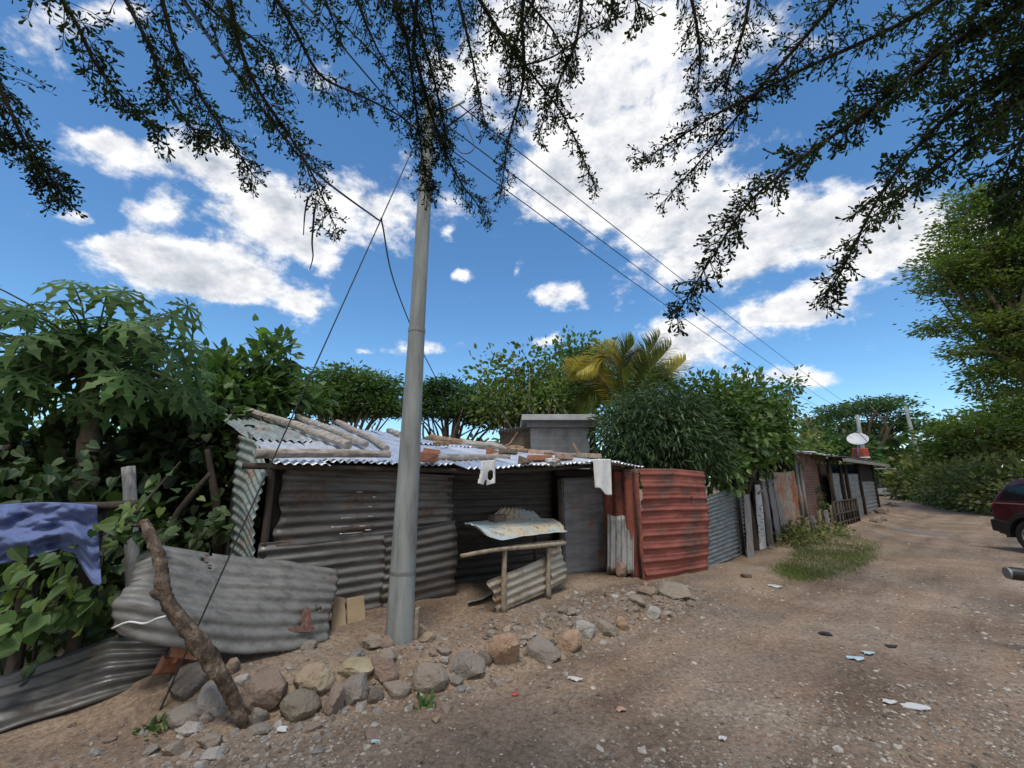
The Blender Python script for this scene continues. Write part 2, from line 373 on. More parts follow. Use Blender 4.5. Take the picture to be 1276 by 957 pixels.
def leaves(mb, T, pos, ax, nr, size):
    V0, Fc = T; ax = unit(ax); bi = unit(np.cross(nr, ax)); nr = np.cross(ax, bi)
    size = np.asarray(size)[:, None, None]
    V = pos[:, None]+size*(V0[None, :, 0, None]*ax[:, None]+V0[None, :, 1, None]*bi[:, None]+V0[None, :, 2, None]*nr[:, None])
    k = len(V0); N = len(pos); base = np.concatenate([np.array(f) for f in Fc]); sz = [len(f) for f in Fc]
    L = (np.arange(N)[:, None]*k+base[None]).ravel()
    return mb.addraw(V.reshape(-1, 3), L, np.tile(sz, N).tolist())
def cluster_points(blobs, Mn, shell=.42):
    B = np.array([[*c, *r] for c, r in blobs], float); w = np.prod(B[:, 3:], 1)**.75; w /= w.sum()
    i = RNG.choice(len(B), Mn, p=w); d = unit(RNG.normal(size=(Mn, 3))); u = RNG.random(Mn)**shell
    return B[i, :3]+B[i, 3:]*d*u[:, None], d
def crown(mb, T, C, out, K, spread, size, flat=1., up=.6, droop=.0, outw=.6):
    Mn = len(C); off = RNG.normal(size=(Mn, K, 3))*spread*np.array([1, 1, flat]); off = off.reshape(-1, 3)
    pos = np.repeat(C, K, 0)+off
    ax = unit(off)*.8+np.repeat(out, K, 0)*outw+RNG.normal(size=pos.shape)*.35; ax[:, 2] = ax[:, 2]*(.6 if flat < 1 else 1.)-droop
    nr = RNG.normal(size=pos.shape)*.55+np.array([0, 0, up])+np.repeat(out, K, 0)*.25
    return leaves(mb, T, pos, ax, nr, size*RNG.uniform(.65, 1.3, len(pos)))
def bl(px, py, Y, rx, ry, ky=1.):
    c = atY(px, py, Y); t = float(np.dot(c-CAM, [0, cp_, sp_])); return (c, (rx/FPX*t, rx/FPX*t*ky, ry/FPX*t))
def tree(name, label, cat, base, blobs, Mn, K, spread, T, size, lm, bm=None, tr=.1, nl=14, group=None, flat=1., droop=0., shell=.42, up=.6, topz=None, wob=.15, kids=None):
    base = np.array(base, float); t = thing(name, label, cat, base, 0, group)
    C, out = cluster_points(blobs, Mn, shell)
    cen = np.mean([b[0] for b in blobs], 0); lo = min(b[0][2]-b[1][2]*.6 for b in blobs)
    fork = np.array([base[0]*.6+cen[0]*.4, base[1]*.6+cen[1]*.4, max(base[2]+.3, lo if topz is None else topz)])
    mb = MB(); mid = (base+fork)/2+RNG.normal(size=3)*wob*tr*4*np.array([1, 1, 0])
    mb.tube(spline([base-np.array([0, 0, .1]), mid, fork], 10), np.linspace(tr*1.25, tr*.8, 10), 9, lump=.12, seed=int(abs(base[0])*10))
    idx = RNG.choice(Mn, min(nl, Mn), replace=False)
    for i in idx:
        m2 = fork+(C[i]-fork)*.5+np.array([0, 0, .12*np.linalg.norm(C[i]-fork)])+RNG.normal(size=3)*.08*np.linalg.norm(C[i]-fork)
        mb.tube(spline([fork-np.array([0, 0, tr]), m2, C[i]], 8), np.linspace(tr*.5, tr*.08, 8), 6)
    mb.build('trunk', bm or m_bark, t, True)
    mb = MB(); crown(mb, T, C, out, K, spread, size, flat, up, droop); mb.build('crown', lm, t)
    return t
# ------------------------------------------------------------------ corrugated sheets
def quad(p00, p10, p11, p01):
    p00, p10, p11, p01 = map(np.array, (p00, p10, p11, p01))
    return lambda u, v: (1-u)[..., None]*(1-v)[..., None]*p00+u[..., None]*(1-v)[..., None]*p10+(u*v)[..., None]*p11+((1-u)*v)[..., None]*p01
def polyat(P, t):
    P = np.asarray(P, float); l = np.concatenate([[0], np.cumsum(np.linalg.norm(np.diff(P, axis=0), axis=1))]); l /= l[-1]
    return np.stack([np.interp(t, l, P[:, k]) for k in range(3)], -1)
def coons(b, t, l, r):            # bottom/top run along u, left/right along v
    def f(u, v):
        B, T_, L_, R_ = polyat(b, u), polyat(t, u), polyat(l, v), polyat(r, v); U = u[..., None]; Vv = v[..., None]
        c = [np.array(k, float) for k in (b[0], b[-1], t[0], t[-1])]
        return (1-Vv)*B+Vv*T_+(1-U)*L_+U*R_-((1-U)*(1-Vv)*c[0]+U*(1-Vv)*c[1]+(1-U)*Vv*c[2]+U*Vv*c[3])
    return f
def corr(mb, P, pitch=.076, amp=.009, dent=.012, rag=.0, nu=None, hole=None, seed=0, per=8, bow=None, prof=None):
    """ridges run along u; the wave runs along v"""
    q = P(np.array([.5, .5, 0, 1]), np.array([0., 1, .5, .5])); lv = np.linalg.norm(q[1]-q[0]); lu = np.linalg.norm(q[3]-q[2])
    nv = max(8, int(lv/pitch*per)); nu = nu or max(8, int(lu/.07))
    u, v = np.meshgrid(np.linspace(0, 1, nu), np.linspace(0, 1, nv), indexing='ij')
    if rag:
        e = rag/lu*fbm(v*lv*7+seed, v*0+seed, seed, 3); u = u+e*(2*np.abs(u-.5))**3
    G = P(u, v); du = np.gradient(G, axis=0); dv = np.gradient(G, axis=1); N = unit(np.cross(du, dv))
    ph = v*lv/pitch*2*PI
    w = np.sin(ph) if prof is None else prof(ph)
    dn = dent*fbm(u*lu*1.6+seed*3.1, v*lv*2.2+seed, seed+40, 3)*2
    a = amp*(1+.5*vnoise(u*lu*2, v*lv*3, seed+5))
    if bow is not None: dn = dn+bow(u, v)
    G = G+N*(a*w+dn)[..., None]
    keep = None
    if hole is not None:
        uc = (u[:-1, :-1]+u[1:, 1:])/2; vc = (v[:-1, :-1]+v[1:, 1:])/2; keep = ~hole(uc, vc)
    return mb.grid(G, keep)
# ------------------------------------------------------------------ world, sun, camera
w = bpy.data.worlds.new('World'); SC.world = w; w.use_nodes = True
nt = w.node_tree; L = nt.links; bg = nt.nodes['Background']
SUN_EL, SUN_AZ = 66., 188.       # azimuth measured from +Y towards +X
sky = nn(nt, 'ShaderNodeTexSky', sky_type='NISHITA'); sky.sun_disc = False
sky.sun_elevation = R(SUN_EL); sky.sun_rotation = R(SUN_AZ); sky.air_density = 1.0; sky.dust_density = .1; sky.ozone_density = 2.5; sky.altitude = 200
hs = nn(nt, 'ShaderNodeHueSaturation'); hs.inputs['Saturation'].default_value = 1.1; hs.inputs['Value'].default_value = 1.0; L.new(mixc(nt, 1., sky.outputs[0], (.88, 1.04, 1.10), 'MULTIPLY'), hs.inputs['Color'])
tc = nn(nt, 'ShaderNodeTexCoord'); D = tc.outputs['Generated']
wn = nn(nt, 'ShaderNodeTexNoise'); wn.inputs['Scale'].default_value = 11; wn.inputs['Detail'].default_value = 6; wn.inputs['Roughness'].default_value = .6
L.new(D, wn.inputs['Vector'])
vm = nn(nt, 'ShaderNodeVectorMath', operation='MULTIPLY_ADD'); vm.inputs[1].default_value = (.075,)*3; L.new(wn.outputs['Color'], vm.inputs[0])
vs = nn(nt, 'ShaderNodeVectorMath', operation='ADD'); vs.inputs[1].default_value = (-.0375,)*3; L.new(D, vs.inputs[0]); L.new(vs.outputs[0], vm.inputs[2]); DW = vm.outputs[0]
CL = [(715, 110, 105, 110, 1.0), (800, 205, 115, 75, 1.0), (900, 275, 120, 55, 1.), (1050, 285, 110, 50, .95), (1125, 305, 60, 48, 1.05), (645, 40, 80, 50, .8),
      (770, 20, 120, 60, .9), (905, 60, 70, 80, .6), (720, 240, 80, 45, .85), (860, 330, 80, 40, .9), (850, 430, 66, 40, 1.15), (1000, 385, 62, 26, 1.35), (960, 395, 30, 16, 1.), (693, 367, 42, 20, 1.0),
      (520, 437, 48, 13, .85), (680, 424, 24, 11, 1.1), (590, 105, 40, 40, .6), (195, 195, 90, 28, 1.), (120, 170, 45, 18, .8), (290, 215, 60, 34, .95), (345, 275, 60, 36, 1.05),
      (450, 262, 95, 46, 1.0), (395, 318, 45, 18, .8), (190, 325, 80, 28, 1.15), (255, 345, 70, 34, 1.15), (305, 352, 50, 34, 1.1), (165, 305, 60, 16, .8), (382, 382, 32, 22, 1.25), (205, 262, 55, 20, .8), (95, 270, 28, 13, 1.),
      (40, 45, 60, 34, .85), (130, 15, 80, 24, .8), (250, 40, 50, 16, .55), (385, 100, 60, 30, .45), (540, 95, 35, 30, .5), (985, 470, 60, 16, .95), (570, 342, 14, 10, 1.1), (555, 290, 12, 10, .6), (640, 330, 10, 14, .55),
      (1000, 60, 60, 30, .45), (1230, 300, 80, 40, .6), (450, 440, 14, 6, .6)]
acc = None
for (px, py, rx, ry, wt) in CL:
    c = ray(px, py); t = 1/np.linalg.norm(c); c = c*t
    vx = np.array([1., 0, 0]); vx = (vx-c*c[0])*t/FPX; vy = np.array([0, -sp_, cp_]); vy = (vy-c*np.dot(vy, c))*t/FPX
    kx, ky = np.linalg.norm(vx)*1.0, np.linalg.norm(vy)*1.0; right = vx/np.linalg.norm(vx); upv = unit(np.cross(right, c))
    rows = []
    for axv, rr in ((right, rx*kx), (upv, ry*ky)):
        d = nn(nt, 'ShaderNodeVectorMath', operation='DOT_PRODUCT'); d.inputs[1].default_value = tuple(axv/rr); L.new(DW, d.inputs[0]); rows.append(d.outputs['Value'])
    a = nn(nt, 'ShaderNodeMath', operation='MULTIPLY'); L.new(rows[0], a.inputs[0]); L.new(rows[0], a.inputs[1])
    b = nn(nt, 'ShaderNodeMath', operation='MULTIPLY_ADD'); L.new(rows[1], b.inputs[0]); L.new(rows[1], b.inputs[1]); L.new(a.outputs[0], b.inputs[2])
    e = nn(nt, 'ShaderNodeMath', operation='POWER'); e.inputs[0].default_value = math.exp(-1); L.new(b.outputs[0], e.inputs[1])
    s = nn(nt, 'ShaderNodeMath', operation='MULTIPLY_ADD'); s.inputs[1].default_value = wt; L.new(e.outputs[0], s.inputs[0])
    if acc is not None: L.new(acc, s.inputs[2])
    else: s.inputs[2].default_value = 0
    acc = s.outputs[0]
def mth(op, a, b=None, c=None):
    m = nn(nt, 'ShaderNodeMath', operation=op)
    for i, v in enumerate((a, b, c)):
        if v is None: continue
        if hasattr(v, 'links'): L.new(v, m.inputs[i])
        else: m.inputs[i].default_value = v
    return m.outputs[0]
mp = nn(nt, 'ShaderNodeMapping'); mp.inputs['Scale'].default_value = (1, 1, 1.6); mp.inputs['Location'].default_value = (3.7, 1.3, 2.2); L.new(D, mp.inputs['Vector'])
def fb(vec, sc, det, ro):
    n = nn(nt, 'ShaderNodeTexNoise'); n.inputs['Scale'].default_value = sc; n.inputs['Detail'].default_value = det; n.inputs['Roughness'].default_value = ro
    L.new(vec, n.inputs['Vector']); return n.outputs['Fac']
n1 = fb(mp.outputs[0], 12, 9, .62)
sh = nn(nt, 'ShaderNodeVectorMath', operation='ADD'); sh.inputs[1].default_value = (-.01, .015, .03); L.new(mp.outputs[0], sh.inputs[0]); n1b = fb(sh.outputs[0], 12, 7, .62)
n2 = fb(mp.outputs[0], 2.1, 4, .5)
accs = mth('MINIMUM', acc, 1.25)
# unseen cloud added behind the camera to whiten the light, from the same noise
sepd = nn(nt, 'ShaderNodeSeparateXYZ'); L.new(D, sepd.inputs[0])
back = mth('MULTIPLY', mth('SMOOTH_MAX', mth('MULTIPLY', sepd.outputs[1], -3.2), 0., .05), mth('MULTIPLY_ADD', n2, 4., -1.0))
dens = mth('ADD', mth('MULTIPLY_ADD', mth('ADD', n1, -.5), 2.3, accs), mth('MAXIMUM', back, 0.))
mr = nn(nt, 'ShaderNodeMapRange', interpolation_type='SMOOTHSTEP'); L.new(dens, mr.inputs['Value']); mr.inputs['From Min'].default_value = .36; mr.inputs['From Max'].default_value = 1.05
alpha = mr.outputs[0]
light = mth('MULTIPLY_ADD', mth('SUBTRACT', n1, n1b), 3.2, .66)         # side that faces the light brighter
thick = nn(nt, 'ShaderNodeMapRange'); L.new(dens, thick.inputs['Value']); thick.inputs['From Min'].default_value = .85; thick.inputs['From Max'].default_value = 1.75
thick.inputs['To Min'].default_value = 1.0; thick.inputs['To Max'].default_value = .66
val = mth('MULTIPLY', mth('MULTIPLY_ADD', light, .42, .62), thick.outputs[0])
cr = ramp(nt, [(.30, .34, .40), (.62, .66, .72), (1.0, 1.0, 1.0)], [.35, .66, .92]); L.new(val, cr.inputs[0])
SKYS = .115
cm = mixc(nt, 1., cr.outputs[0], (.76/SKYS, .755/SKYS, .755/SKYS), 'MULTIPLY')
fin = mixc(nt, alpha, hs.outputs[0], cm)
L.new(fin, bg.inputs['Color']); bg.inputs['Strength'].default_value = SKYS
sl = bpy.data.lights.new('sun', 'SUN'); sl.energy = 1.7; sl.angle = R(17); sl.color = (1, .95, .87)
so = bpy.data.objects.new('sun', sl); COL.objects.link(so)
sd = Vector((math.sin(R(SUN_AZ))*math.cos(R(SUN_EL)), math.cos(R(SUN_AZ))*math.cos(R(SUN_EL)), math.sin(R(SUN_EL))))
so.rotation_euler = sd.to_track_quat('Z', 'Y').to_euler(); so.location = (0, 0, 20)
cam = bpy.data.cameras.new('camera'); co = bpy.data.objects.new('camera', cam); COL.objects.link(co)
co.location = (0, 0, CAMZ); co.rotation_euler = (R(90)+PITCH, 0, 0); cam.sensor_width = 36; cam.lens = 36*FPX/1276; cam.clip_end = 5000; cam.clip_start = .05
SC.camera = co
SC.view_settings.view_transform = 'Standard'; SC.view_settings.look = 'None'; SC.view_settings.exposure = .5; SC.view_settings.gamma = 1
SC.render.engine = 'CYCLES'; SC.cycles.max_bounces = 7; SC.cycles.transparent_max_bounces = 4
# ------------------------------------------------------------------ ground
def axis(lo, a, b, hi, st, gr):
    m = list(np.arange(a, b, st)); x, s = b, st
    while x < hi: s = min(s*gr, 90); m.append(x); x += s
    x, s = a, st; f = []
    while x > lo: s = min(s*gr, 90); x -= s; f.append(x)
    return np.array(f[::-1]+m)
X = axis(-900, -4.2, 6.5, 1300, .04, 1.05); Y = axis(-60, 1.4, 9., 1500, .04, 1.05)
gx, gy = np.meshgrid(X, Y, indexing='ij'); zz = gz(gx, gy)
near = np.exp(-((gx-1)**2+(gy-4)**2)/60)
zz = zz+near*(.022*fbm(gx*4, gy*4, 21, 4)+.010*np.maximum(fbm(gx*13, gy*13, 31, 3), 0))
mb = MB(); mb.grid(np.stack([gx, gy, zz], -1))
m, nt, bs, L = newmat('trodden dirt'); v = coords(nt)
r1 = ramp(nt, [(.178, .122, .083), (.245, .18, .128), (.31, .245, .183)], [.32, .5, .68]); L.new(noise_n(nt, v, .9, 8, .62), r1.inputs[0])
r2 = ramp(nt, [(.35, .35, .36), (1.0, 1.0, 1.0), (1.6, 1.56, 1.5)], [.3, .5, .72]); L.new(noise_n(nt, v, 26, 8, .75), r2.inputs[0])
c1 = mixc(nt, 1., r1.outputs[0], r2.outputs[0], 'MULTIPLY')
r3 = ramp(nt, [(0, 0, 0), (.75, .75, .75)], [.5, .66]); L.new(noise_n(nt, v, .55, 5), r3.inputs[0])
c2 = mixc(nt, r3.outputs[0], c1, mixc(nt, 1., (.165, .136, .11), r2.outputs[0], 'MULTIPLY'))
lane = coords(nt, (6., .9, 1), (0, 0, R(43))); lane.node.vector_type = 'TEXTURE'; rl = ramp(nt, [(.70, .69, .69), (1, 1, 1), (1.18, 1.15, 1.1)], [.34, .5, .66]); L.new(noise_n(nt, lane, 1.6, 6, .55), rl.inputs[0])
c2 = mixc(nt, 1., c2, rl.outputs[0], 'MULTIPLY')
vq = nn(nt, 'ShaderNodeTexVoronoi'); vq.inputs['Scale'].default_value = 17; L.new(v, vq.inputs['Vector']); q1 = ramp(nt, [(1, 1, 1), (0, 0, 0)], [.14, .2]); L.new(vq.outputs['Distance'], q1.inputs[0])
sq = nn(nt, 'ShaderNodeSeparateColor'); L.new(vq.outputs['Color'], sq.inputs[0]); q2 = ramp(nt, [(0, 0, 0), (1, 1, 1)], [.6, .64]); L.new(sq.outputs[0], q2.inputs[0]); q3 = ramp(nt, [(.10, .085, .07), (.22, .18, .145), (.34, .30, .25)]); L.new(sq.outputs[1], q3.inputs[0])
c2 = mixc(nt, mixc(nt, 1., q1.outputs[0], q2.outputs[0], 'MULTIPLY'), c2, q3.outputs[0])
vo = nn(nt, 'ShaderNodeTexVoronoi'); vo.inputs['Scale'].default_value = 42; L.new(v, vo.inputs['Vector'])
pv = ramp(nt, [(1, 1, 1), (0, 0, 0)], [.16, .26]); L.new(vo.outputs['Distance'], pv.inputs[0])
sepc = nn(nt, 'ShaderNodeSeparateColor'); L.new(vo.outputs['Color'], sepc.inputs[0])
pm = ramp(nt, [(0, 0, 0), (1, 1, 1)], [.62, .7]); L.new(sepc.outputs[0], pm.inputs[0])
pf = mixc(nt, 1., pv.outputs[0], pm.outputs[0], 'MULTIPLY')
pcol = ramp(nt, [(.17, .14, .11), (.33, .275, .22), (.43, .385, .33)]); L.new(sepc.outputs[1], pcol.inputs[0])
c3 = mixc(nt, pf, c2, pcol.outputs[0]); L.new(c3, bs.inputs['Base Color'])
bs.inputs['Roughness'].default_value = .95; bs.inputs['Specular IOR Level'].default_value = .15
b1 = nn(nt, 'ShaderNodeBump'); b1.inputs['Strength'].default_value = .8; b1.inputs['Distance'].default_value = .02; L.new(noise_n(nt, v, 30, 10, .7), b1.inputs['Height'])
b2 = nn(nt, 'ShaderNodeBump'); b2.inputs['Strength'].default_value = .6; b2.inputs['Distance'].default_value = .012; L.new(pf, b2.inputs['Height'])
L.new(b1.outputs[0], b2.inputs['Normal']); L.new(b2.outputs[0], bs.inputs['Normal'])
tag(mb.build('ground', m, None, True, loc=(0, 0, 0)), kind='structure')
# gravel and pebbles: uncountable
ico = None
import bmesh
def icos(sub):
    b = bmesh.new(); bmesh.ops.create_icosphere(b, subdivisions=sub, radius=1); b.verts.ensure_lookup_table()
    V = np.array([v.co[:] for v in b.verts]); Fc = [tuple(v.index for v in f.verts) for f in b.faces]; b.free(); return V, Fc
def rotm(N):
    q = unit(RNG.normal(size=(N, 4))); a, b, c, d = q.T
    return np.stack([1-2*(c*c+d*d), 2*(b*c-a*d), 2*(b*d+a*c), 2*(b*c+a*d), 1-2*(b*b+d*d), 2*(c*d-a*b), 2*(b*d-a*c), 2*(c*d+a*b), 1-2*(b*b+c*c)], -1).reshape(N, 3, 3)
IV, IF = icos(1)
def pebbles(mb, P, size, flat=.5):
    N = len(P); V = IV[None]*(1+RNG.normal(0, .16, (N, len(IV), 1)))*np.array([1, 1, 1]); S = size[:, None, None]*RNG.uniform(.55, 1.2, (N, 1, 3))
    V = np.einsum('nij,nkj->nki', rotm(N), V*S); V[:, :, 2] *= flat; V = V+P[:, None]
    k = len(IV); Lp = (np.arange(N)[:, None]*k+np.array(IF).ravel()[None]).ravel(); mb.addraw(V.reshape(-1, 3), Lp, [3]*(len(IF)*N))
def zof(x, y): return gz(x, y)+np.exp(-((x-1)**2+(y-4)**2)/60)*(.022*fbm(x*4, y*4, 21, 4)+.010*np.maximum(fbm(x*13, y*13, 31, 3), 0))
mb = MB()
N = 26000; pyv = 600+357*RNG.random(N)**.75; pxv = RNG.uniform(-60, 1330, N)
P = []; 
for a, b in zip(pxv, pyv):
    q = onz(a, b, .03)
    if q[1] < 30: P.append(q)
P = np.array(P); keep = (vnoise(P[:, 0]*.9, P[:, 1]*.9, 77)+.5)**1.5 > RNG.random(len(P))*.75; P = P[keep]
sdv = F1.sd(P[:, 0], P[:, 1]); sd2 = F2.sd(P[:, 0], P[:, 1]); P = P[(sdv[1] < -.1) & (sd2[1] < -.3)]
P[:, 2] = zof(P[:, 0], P[:, 1]); sz = .0045*np.exp(RNG.normal(.2, .55, len(P)))*(1+.12*np.linalg.norm(P, axis=1)); sz = np.minimum(sz, .03)
pebbles(mb, P, sz)
m_peb = islandmat('mixed pebbles', [(.10, .085, .07), (.19, .15, .115), (.27, .22, .17), (.24, .215, .185), (.33, .28, .22), (.36, .31, .25), (.5, .46, .4)])
tag(mb.build('gravel', m_peb, None, False, loc=(0, 0, 0)), 'loose gravel strewn over the dirt road and bank', 'gravel', kind='stuff')
# rubble around the row of stones
mb = MB(); N = 1900; sv = RNG.uniform(-1.1, 5.4, N); dv = -1.4+RNG.normal(0, .3, N)+.05*sv
P = np.array([F1.p(a, b, 0) for a, b in zip(sv, dv)]); P[:, 2] = zof(P[:, 0], P[:, 1])
pebbles(mb, P, .012*np.exp(RNG.normal(.3, .5, N)), .6)
tag(mb.build('rubble', islandmat('broken stone', [(.12, .09, .07), (.22, .17, .13), (.28, .235, .19), (.22, .205, .19), (.4, .36, .31)]), None, False, loc=(0, 0, 0)), 'small broken stone scattered along the row of boulders', 'rubble', kind='stuff')
# flat puddle on the far road
c = onz(1150, 663, .0); th = np.linspace(0, 2*PI, 40, endpoint=False)
rr = 1+.35*vnoise(np.cos(th)*2+5, np.sin(th)*2, 3)*2
th = np.append(th, th[0]); rr = np.append(rr, rr[0])
pts = np.array([[[c[0]+.5*k_*r_*math.cos(t_), c[1]+.8*k_*r_*math.sin(t_), 0] for t_, r_ in zip(th, rr)] for k_ in np.linspace(.01, 1, 8)]); pts[..., 2] = zof(pts[..., 0], pts[..., 1])+.012-.008*np.linspace(0, 1, 8)[:, None]
mb = MB(); mb.grid(pts); tag(mb.build('puddle', plain('wet mud', (.18, .145, .115), .6), loc=c), kind='structure')
# ------------------------------------------------------------------ stones
IV4, IF4 = icos(4)
def rock(px, py, wpx, hpx, col, label, seed, ang=.6, name='boulder', group=None, tilt=None, dz=0., depth=.85):
    rng = np.random.default_rng(seed*7+1)
    q = gpt(px, py+hpx*.36); t = float(np.dot(q-CAM, [0, cp_, sp_])); a = wpx/FPX*t/2*.88; h = hpx/FPX*t/2*1.0
    npl = 16; pn = unit(rng.normal(size=(npl, 3))); ph = rng.uniform(.55, .95, npl)
    dt = IV4 @ pn.T; lim = np.where(dt > .05, ph/np.maximum(dt, .05), 9).min(1); lim = np.minimum(lim, 1.15); lim = lim/lim.mean(); ang = min(1, ang*1.15); r_ = (1-ang)*.97+ang*lim
    r_ = r_*(1+.10*fbm(IV4[:, 0]*2.2+seed, IV4[:, 1]*2.2+IV4[:, 2]*1.7, seed, 3)+.11*(.25-np.abs(fbm(IV4[:, 0]*4+seed, IV4[:, 2]*4+IV4[:, 1]*3, seed+3, 4)))+.05*fbm(IV4[:, 0]*9+seed, IV4[:, 2]*9+IV4[:, 1]*6, seed+8, 3))
    V = IV4*r_[:, None]*np.array([a, a*depth, h]); yaw = rng.uniform(-.5, .5); cy, sy = math.cos(yaw), math.sin(yaw)
    V = V @ np.array([[cy, sy, 0], [-sy, cy, 0], [0, 0, 1]])
    if tilt is None: tilt = rng.uniform(-.25, .25)
    ct, st = math.cos(tilt), math.sin(tilt); V = V @ np.array([[ct, 0, st], [0, 1, 0], [-st, 0, ct]])
    ctr = np.array([q[0], q[1]+a*depth*.35, q[2]+h*.42+dz])
    mb = MB(); mb.add(V+ctr, IF4); o = mb.build(name, ROCKM[col], None, True, sharp=True, loc=(ctr[0], ctr[1], ctr[2]-h))
    tag(o, label, 'stone', group); return o
BIG = [(388, 845, 54, 40, 'tan', 'pitted tan boulder perched on top of the row beside the dark olive one', .5), (369, 880, 55, 38, 'olive', 'smooth dark olive round boulder below the pitted tan one', .25),
 (414, 876, 30, 36, 'pink', 'small pinkish upright stone wedged right of the dark olive boulder', .8), (440, 861, 43, 37, 'grey', 'squarish grey boulder with a dark hollow underside', .75),
 (444, 832, 54, 22, 'yellow', 'low yellowish stone lying behind the squarish grey boulder', .6), (476, 834, 40, 30, 'red', 'dull red blocky stone standing between the yellowish stone and the round boulder', .85),
 (481, 817, 24, 22, 'beige', 'small pointed beige stone just in front of the pole', .85), (466, 868, 20, 20, 'dark', 'little dark stone beside the squarish grey boulder', .8),
 (491, 857, 36, 23, 'beige', 'wedge shaped beige stone leaning on the big round boulder', .9), (534, 846, 52, 38, 'beige', 'largest rounded beige boulder in the row, alone in front of the pole', .3),
 (463, 801, 30, 17, 'beige', 'flat beige slab on the bank by the fibreboard pieces', .9), (484, 801, 22, 15, 'brown', 'small brown stone touching the left of the pole', .7),
 (443, 817, 26, 14, 'grey', 'thin flat grey stone on the bank above the yellowish stone', .9), (329, 863, 64, 38, 'brown', 'broad layered brown rock right of the leaning trunk', .75),
 (231, 848, 44, 42, 'dark', 'nearly black boulder under the terracotta pieces', .7), (262, 870, 52, 50, 'white', 'whitish streaked boulder behind the foot of the leaning trunk', .55),
 (224, 893, 54, 28, 'grey', 'smooth grey oval stone at the end of the row by the guy wire', .35), (253, 897, 18, 17, 'grey', 'fist sized grey stone next to the smooth oval stone', .4),
 (233, 911, 34, 13, 'white', 'pale flat stone below the smooth oval stone', .9), (320, 893, 24, 20, 'grey', 'small rough grey stone at the base of the leaning trunk', .7),
 (575, 829, 48, 28, 'grey', 'flat topped grey brown block right of the largest round boulder', .9), (603, 820, 20, 18, 'dark', 'small dark stone tucked beside the orange and white rock', .8),
 (630, 808, 48, 42, 'orange', 'craggy orange and white rock, biggest near the stall', .75), (676, 812, 38, 28, 'grey', 'clean cut grey block right of the craggy orange rock', .95),
 (710, 799, 32, 31, 'orange', 'rough orange rock standing right of the clean grey block', .7), (728, 785, 30, 22, 'white', 'whitish crusted rock behind the rough orange one', .7),
 (757, 785, 28, 18, 'beige', 'flat tan block after the whitish crusted rock', .95), (776, 777, 20, 17, 'orange', 'small orange stone past the flat tan block', .6),
 (816, 763, 22, 17, 'white', 'small pale stone near the road end of the row', .7), (837, 735, 38, 21, 'beige', 'big flat beige slab lying before the red sheet', .95),
 (286, 831, 20, 20, 'brown', 'small brown stone under the bent sheet beside the leaning trunk', .6), (677, 769, 18, 9, 'beige', 'thin flat stone on the bank before the stall', .8),
 (810, 738, 26, 10, 'brown', 'flat brown slab left of the big beige slab', .9), (795, 748, 24, 11, 'beige', 'flat pale slab in front of the flat brown slab', .9),
 (300, 848, 20, 18, 'white', 'small white stone resting against the leaning trunk', .7), (553, 812, 18, 10, 'beige', 'low beige stone on the bank above the largest boulder', .7),
 (345, 905, 14, 9, 'white', 'white chip of stone below the dark olive boulder', .8), (612, 790, 14, 9, 'beige', 'pebble like beige stone above the craggy orange rock', .5),
 (1058, 678, 10, 5, 'pink', 'lone flat stone lying on the road far from the huts', .6), (931, 717, 12, 7, 'dark', 'dark lump of stone by the edge of the grass patch', .7),
 (775, 711, 14, 22, 'red', 'reddish block leaning at the foot of the upright strip', .8), (762, 708, 16, 18, 'brown', 'brown lump between the door post and the upright strip', .7), (692, 727, 9, 9, 'white', 'small pale round stone at the door sill', .4)]
for i, (px, py, wp, hp, c_, lab, ang) in enumerate(BIG): rock(px, py, wp, hp, c_, lab, i+3, ang)
rs = random.Random(5)
for i in range(46):               # medium rubble that nothing tells apart
    a = rs.uniform(-.7, 5.0); b = -1.42+rs.gauss(0, .28)+.06*a; q = F1.p(a, b, 0); q[2] = float(gz(q[0], q[1]))
    dd = q-CAM; dep = dd[1]*cp_+dd[2]*sp_; px = CX+FPX*dd[0]/dep; py = CY-FPX*(dd[2]*cp_-dd[1]*sp_)/dep; wv = rs.uniform(9, 20)*4/dep
    rock(px, py-wv*.3, wv, wv*rs.uniform(.45, .75), rs.choice(['beige', 'grey', 'brown', 'pink', 'beige', 'tan', 'grey', 'white']), 'small loose rubble stone lying among the row of boulders', 100+i, .8, 'rubble_stone', 'rubble stones between the boulders')
for i in range(16):
    px = 1078+rs.uniform(0, 40); py = 636+rs.uniform(-6, 16)-(px-1078)*.12
    rock(px, py, rs.uniform(8, 16), rs.uniform(5, 9), rs.choice(['brown', 'pink', 'beige', 'dark']), 'broken rock in the heap at the corner of the far shack', 200+i, .8, 'heap_stone', 'rocks heaped at the far shack')
# ------------------------------------------------------------------ tin hut
A1 = F1.ang
hut = thing('tin_hut', 'low hut of dark corrugated tin with weighted down bright roof', 'hut', F1.p(0, 0, .2), A1)
s_end = F1.s_of(F1.hit(555, 640, 0)); s_door0 = F1.s_of(F1.hit(700, 650, .12)); s_door1 = F1.s_of(F1.hit(753, 650, .12))
S_R = F1.s_of(F1.hit(800, 583, -.45))
